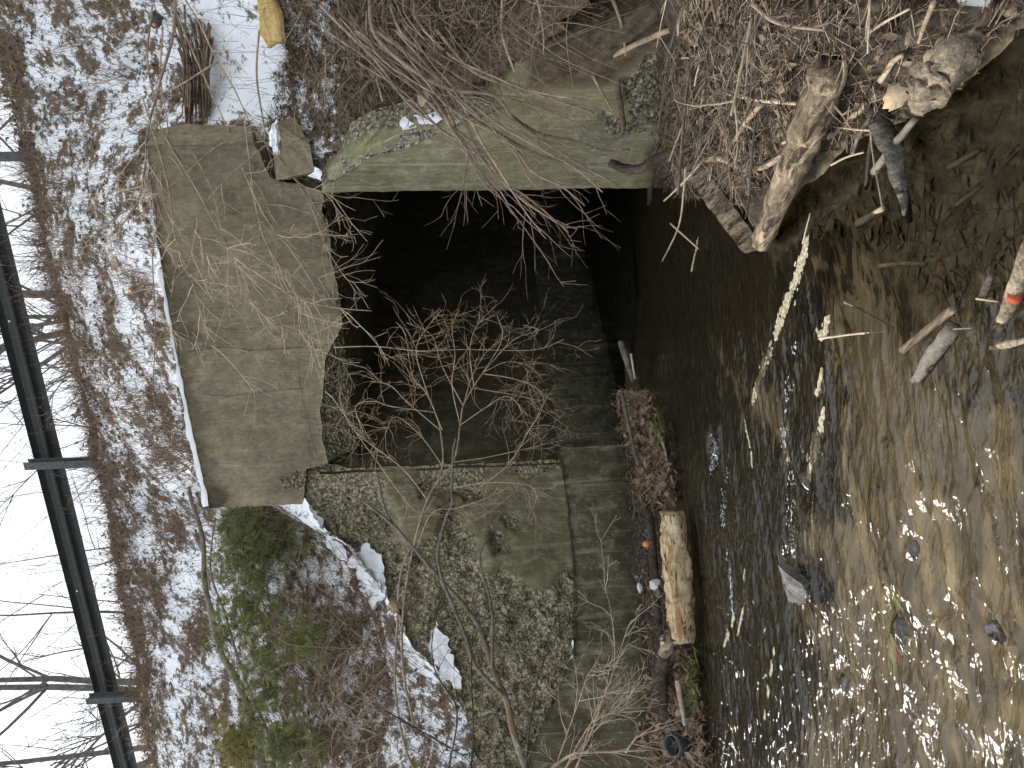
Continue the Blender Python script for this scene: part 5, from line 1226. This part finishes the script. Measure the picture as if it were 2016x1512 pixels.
# foam streaks, and sky reflections painted with the same flakes
def foam(pts, wpx, label, sd):
    P_ = smoothline([onz(x, y, .008) for x, y in pts], 10); mb = MB(); n = len(P_); g = random.Random(int(sd * 10) + 3)
    Lt = sum((P_[i + 1] - P_[i]).length for i in range(n - 1)); wm = rp(wpx, P_[n // 2]); cnt = int((90 + Lt * wm * 20000) * (.8 if M_foam.name == 'cream_foam' else .15))
    for _ in range(cnt):
        t = g.random(); k = min(n - 2, int(t * (n - 1))); p = P_[k].lerp(P_[k + 1], t * (n - 1) - k); tt = (P_[k + 1] - P_[k]).normalized(); sdv = tt.cross(ZUP)
        env = (.35 + .65 * math.sin(math.pi * t) ** .6) * (.55 + .9 * max(0, .5 + noise.noise(p * 7 + Vector((sd, 0, 0)))))
        if noise.noise(p * 9 + Vector((0, sd, 0))) < -.2: continue
        c = p + sdv * g.gauss(0, .42) * wm * env + tt * g.gauss(0, .01) + ZUP * g.uniform(0, .006)
        r = g.uniform(.003, .011) * min(1.3, (wm / .018 + .3) if M_foam.name == 'cream_foam' else .55); m_ = 7; b_ = len(mb.v); mb.v.append(c + ZUP * r * .35)
        for q in range(m_):
            a = 6.283 * q / m_; rr_ = r * g.uniform(.5, 1.2); mb.v.append(c + tt * math.cos(a) * rr_ * 1.5 + sdv * math.sin(a) * rr_)
        for q in range(m_): mb.f.append((b_, b_ + 1 + q, b_ + 1 + (q + 1) % m_)); mb.m.append(0)
    tag(mb.build('foam_and_sheen_streak', M_foam), label, 'foam', kind='stuff')
for k, (p, w_, lab) in enumerate((([(1590, 470), (1577, 524), (1556, 581), (1536, 634), (1520, 682), (1500, 731), (1483, 791)], 17, 'longest cream foam streak on the dark water in mid stream'), ([(1645, 603), (1629, 634), (1621, 662), (1605, 646)], 14, 'ragged cream foam patch beside a thin pale stick'), ([(1621, 725), (1609, 777)], 7, 'short foam streak below the ragged foam patch'), ([(1623, 805), (1613, 856), (1601, 897), (1593, 940)], 14, 'cream foam streak just upstream of the angular rock'),
     ([(1467, 830), (1479, 889), (1482, 920)], 4, 'narrow foam streak near the left riffle'), ([(1467, 1126), (1465, 1174)], 4, 'small foam streak left of the angular rock'), ([(1465, 1194), (1453, 1251)], 5, 'small foam streak further left in the dark water'), ([(1446, 1215), (1427, 1270)], 8, 'pale blurred foam patch by the left riffle'), ([(1524, 1279), (1515, 1350), (1506, 1413)], 6, 'straight foam streak in the dark water at lower left'), ([(1375, 470), (1365, 520), (1360, 545)], 4, 'faint foam streak near the forked twig'))):
    foam(p, w_, lab, k * 3.3)

M_white_water_and_sheen = NM('white_water_and_sky_sheen', .4, .5).done((.62, .68, .75))  # flakes for churned water, and for sky reflection painted onto the ripples
_mf = M_foam; M_foam = M_white_water_and_sheen
for k, (p, w_, lab) in enumerate((([(1566, 675), (1556, 740), (1549, 800), (1545, 860), (1555, 930)], 26, 'bluish-white painted sky reflection running down beside the longest foam streak'), ([(1437, 885), (1428, 960), (1424, 1030), (1438, 1130), (1443, 1210)], 22, 'white line of painted sky reflection along the left channel'), ([(1556, 930), (1562, 1000), (1560, 1060), (1562, 1108)], 34, 'churned white water just upstream of the angular rock'), ([(1588, 1196), (1596, 1225), (1604, 1260)], 20, 'white wake trailing behind the angular rock'), ([(1405, 860), (1410, 900), (1398, 925)], 30, 'churned patch of white water at the left riffle'))):
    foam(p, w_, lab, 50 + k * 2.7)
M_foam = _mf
# sticks in the shallows at the right
stick([(1730, 524, -.03), (1770, 519, -.03), (1823, 519, -.03)], 5, M_stick, 'straight stick lying under the shallow water', name='sunken_stick')
stick([(1777, 690, .02), (1818, 656, .03), (1850, 630, .03), (1878, 608, .04)], 7, M_rot, 'broken branch with a pale split end in the shallows', taper=1.1)
log('bark_log', zz((1806, 748, .01), (1840, 697, .02), (1878, 642, .02)), [.022, .027, .026], M_grey2, 'short bark-covered log lying in the shallows', bump=.3, sides=12)
stick([(1935, 584, .0), (1945, 560, .04), (1953, 540, .06)], 9, M_darkbark, 'dark wood stub standing out of the water', 'wood_stub', 'wood')
bl = empty('birch_limb', onz(1990, 590, 0), 'pale blotched limb with a red wound at the right bottom edge', 'limb')
log('limb', zz((1960, 660, -.05), (1978, 624, .0), (1995, 580, .04), (2030, 480, .08)), [.018, .02, .022, .024], M_drift, None, parent=bl, bump=.15, sides=12)
c_ = onz(1998, 585, .045); mb = MB(); d_ = (onz(2010, 550, .06) - c_).normalized(); mb.tube([c_ - d_ * .009, c_ + d_ * .009], [.0205, .0205], 12, bump=.3); mb.build('red_wound', M_red, bl)
stick([(1955, 685, .0), (1985, 678, .02), (2030, 668, .03)], 8, M_drift, 'frayed root end poking in from the bottom edge', 'root_end', 'root', bump=.5)
stick([(1613, 667, .02), (1680, 658, .015), (1748, 652, .0)], 2.2, M_twig, 'thin pale stick lying on the water beside the foam patch', 'twig', 'twig')
stick([(1662, 595, .01), (1700, 612, .0), (1759, 646, -.01)], 1.8, M_browntwig, 'thin brown twig across the sand edge', 'twig', 'twig')
stick([(1688, 440, -.03), (1715, 425, -.02), (1740, 410, .0)], 8, M_stick, 'short cut stick lying in the water below the log')
stick([(1922, 588, .02), (1965, 594, .02)], 2.5, M_stick, 'short tan twig beside the dark stub', 'twig', 'twig')
stick([(1870, 648, .03), (1915, 646, .03)], 2, M_grey2, 'thin grey twig on top of the bark log', 'twig', 'twig')
stick([(1755, 565, -.05), (1780, 640, -.05)], 3, M_sub, 'sunken thin stick in the silt', 'sunken_stick')
stick([(1868, 330, -.05), (1930, 295, -.05)], 7, M_sub, 'sunken pale stick by the submerged leaves', 'sunken_stick')
stick([(1880, 405, -.05), (1932, 368, -.05)], 5, M_sub, 'sunken stick below the driftwood stump', 'sunken_stick')
# submerged leaves
sub = MB()
SUBP = plan([(1560, 440), (1660, 330), (1760, 300), (1860, 240), (1960, 130), (2060, 100), (2060, 620), (1930, 660), (1840, 640), (1760, 560), (1700, 500)], -.08)
def subl(h):
    if h.z > -.02: return
    if rg.random() < .5: leafquad(sub, h + Vector((0, 0, .008)), rg.uniform(.05, .13), rg.uniform(.03, .08), rg, mi=rg.choice((0, 0, 1)), flat=.12, curl=.1)
    else:
        a = rg.uniform(0, 6.28); u = Vector((math.cos(a), math.sin(a), 0)); L = rg.uniform(.05, .25); p = h + Vector((0, 0, .01)); sub.tube([p - u * L * .5, p + rv(.01, rg), p + u * L * .5], [.003, .003, .0015], 3, cap=False, mi=rg.choice((0, 2)))
scatter(bvh_bed, SUBP, 430, subl)
tag(sub.build('sunken_litter', [M_sub, M_sub2, M_sub]), 'silt-covered leaves and twigs lying under the shallow water at right', kind='stuff')

# large leaves one can pick out
def bigleaf(px, py, z, L, ang, mat, label, tilt=.3, d=None):
    out = [(0, -.42), (.14, -.36), (.34, -.34), (.33, -.14), (.47, .0), (.36, .14), (.31, .34), (.15, .36), (.02, .52), (-.12, .36), (-.27, .38), (-.31, .16), (-.44, .08), (-.33, -.12), (-.38, -.28), (-.16, -.33)]
    c = onz(px, py, z) if d is None else at(px, py, d); mb = MB(); Rm = Matrix.Rotation(tilt, 3, 'X') @ Matrix.Rotation(ang, 3, 'Z')
    mb.v.append(c + Rm @ Vector((0, 0, .012)))
    for a, b in out: mb.v.append(c + Rm @ Vector((a * L, b * L, .025 * noise.noise(Vector((a * 3, b * 3, px))) + .25 * L * (abs(a)) ** 1.5)))
    n = len(out)
    for i in range(n): mb.f.append((0, 1 + i, 1 + (i + 1) % n)); mb.m.append(0)
    mb.tube([c + Rm @ Vector((0, -.45 * L, 0)), c + Rm @ Vector((.05 * L, -.9 * L, -.01))], [.0016, .0012], 3)
    o = mb.build('dead_leaf', mat); md = o.modifiers.new('thickness', 'SOLIDIFY'); md.thickness = .0012
    tag(o, label, 'leaf')
bigleaf(1762, 192, .2, .1, 2.9, M_paleleaf, 'large pale dry leaf lying beside the driftwood stump', .5)
bigleaf(1545, 165, .3, .09, .4, M_leaf, 'pinkish dry leaf near the cut end of the big log', .4)
bigleaf(1930, 320, -.06, .09, 2.4, M_sub, 'pale sunken leaf with pointed lobes under the water', .05)
bigleaf(1850, 530, -.05, .08, .8, M_leaf, 'reddish sunken leaf beside the straight sunken stick', .05)
bigleaf(1272, 1071, .35, .06, .3, M_orange, 'orange leaf stuck to the left footing', 1.2)
bigleaf(1875, 245, -.05, .11, 1.2, M_sub, 'big silt-covered leaf under water by the stump', .05)
bigleaf(775, 1195, 0, .14, .5, M_leaf, 'rusty dead leaf caught on the tan stems of the tall bush', .9, d=6.4)
bigleaf(835, 190, 0, .16, .9, M_stick, 'curled tan leaf on the right wall top', .7, d=5.6)
rock('red_marker', 113, 658, 9.8, .03, M_red, 'tiny red marker on the crest below the guardrail', 'marker', (1, .4, 1), .1, 2)
rock('dark_scrap', 305, 38, 6.9, .075, M_tyre, 'dark scrap with an orange spot half hidden in the twigs at upper right', 'scrap', (1, .6, .9), .3, 3, sd=33)
o = rock('orange_spot', 304, 50, 6.83, .022, M_orange, None, None, (1, .5, 1), .1, 2); _s = bpy.data.objects['dark_scrap']; o.location = o.location - _s.location; o.parent = _s
mb = MB(); c = onz(1925, -16, .12); u = Vector((1, 0, 0)); v = Vector((0, 1, 0)); axis = Vector((.3, .5, .8)).normalized(); u = axis.orthogonal().normalized(); v = axis.cross(u); wc = c
tag(lathe([(.004, .05), (.03, .046), (.036, .03), (.038, -.04), (.034, -.045)], NM('dull_white_plastic', .4, .5).done((.3, .34, .35)), 'plastic_cup', None), 'dull white plastic cup at the right edge of the debris', 'cup')
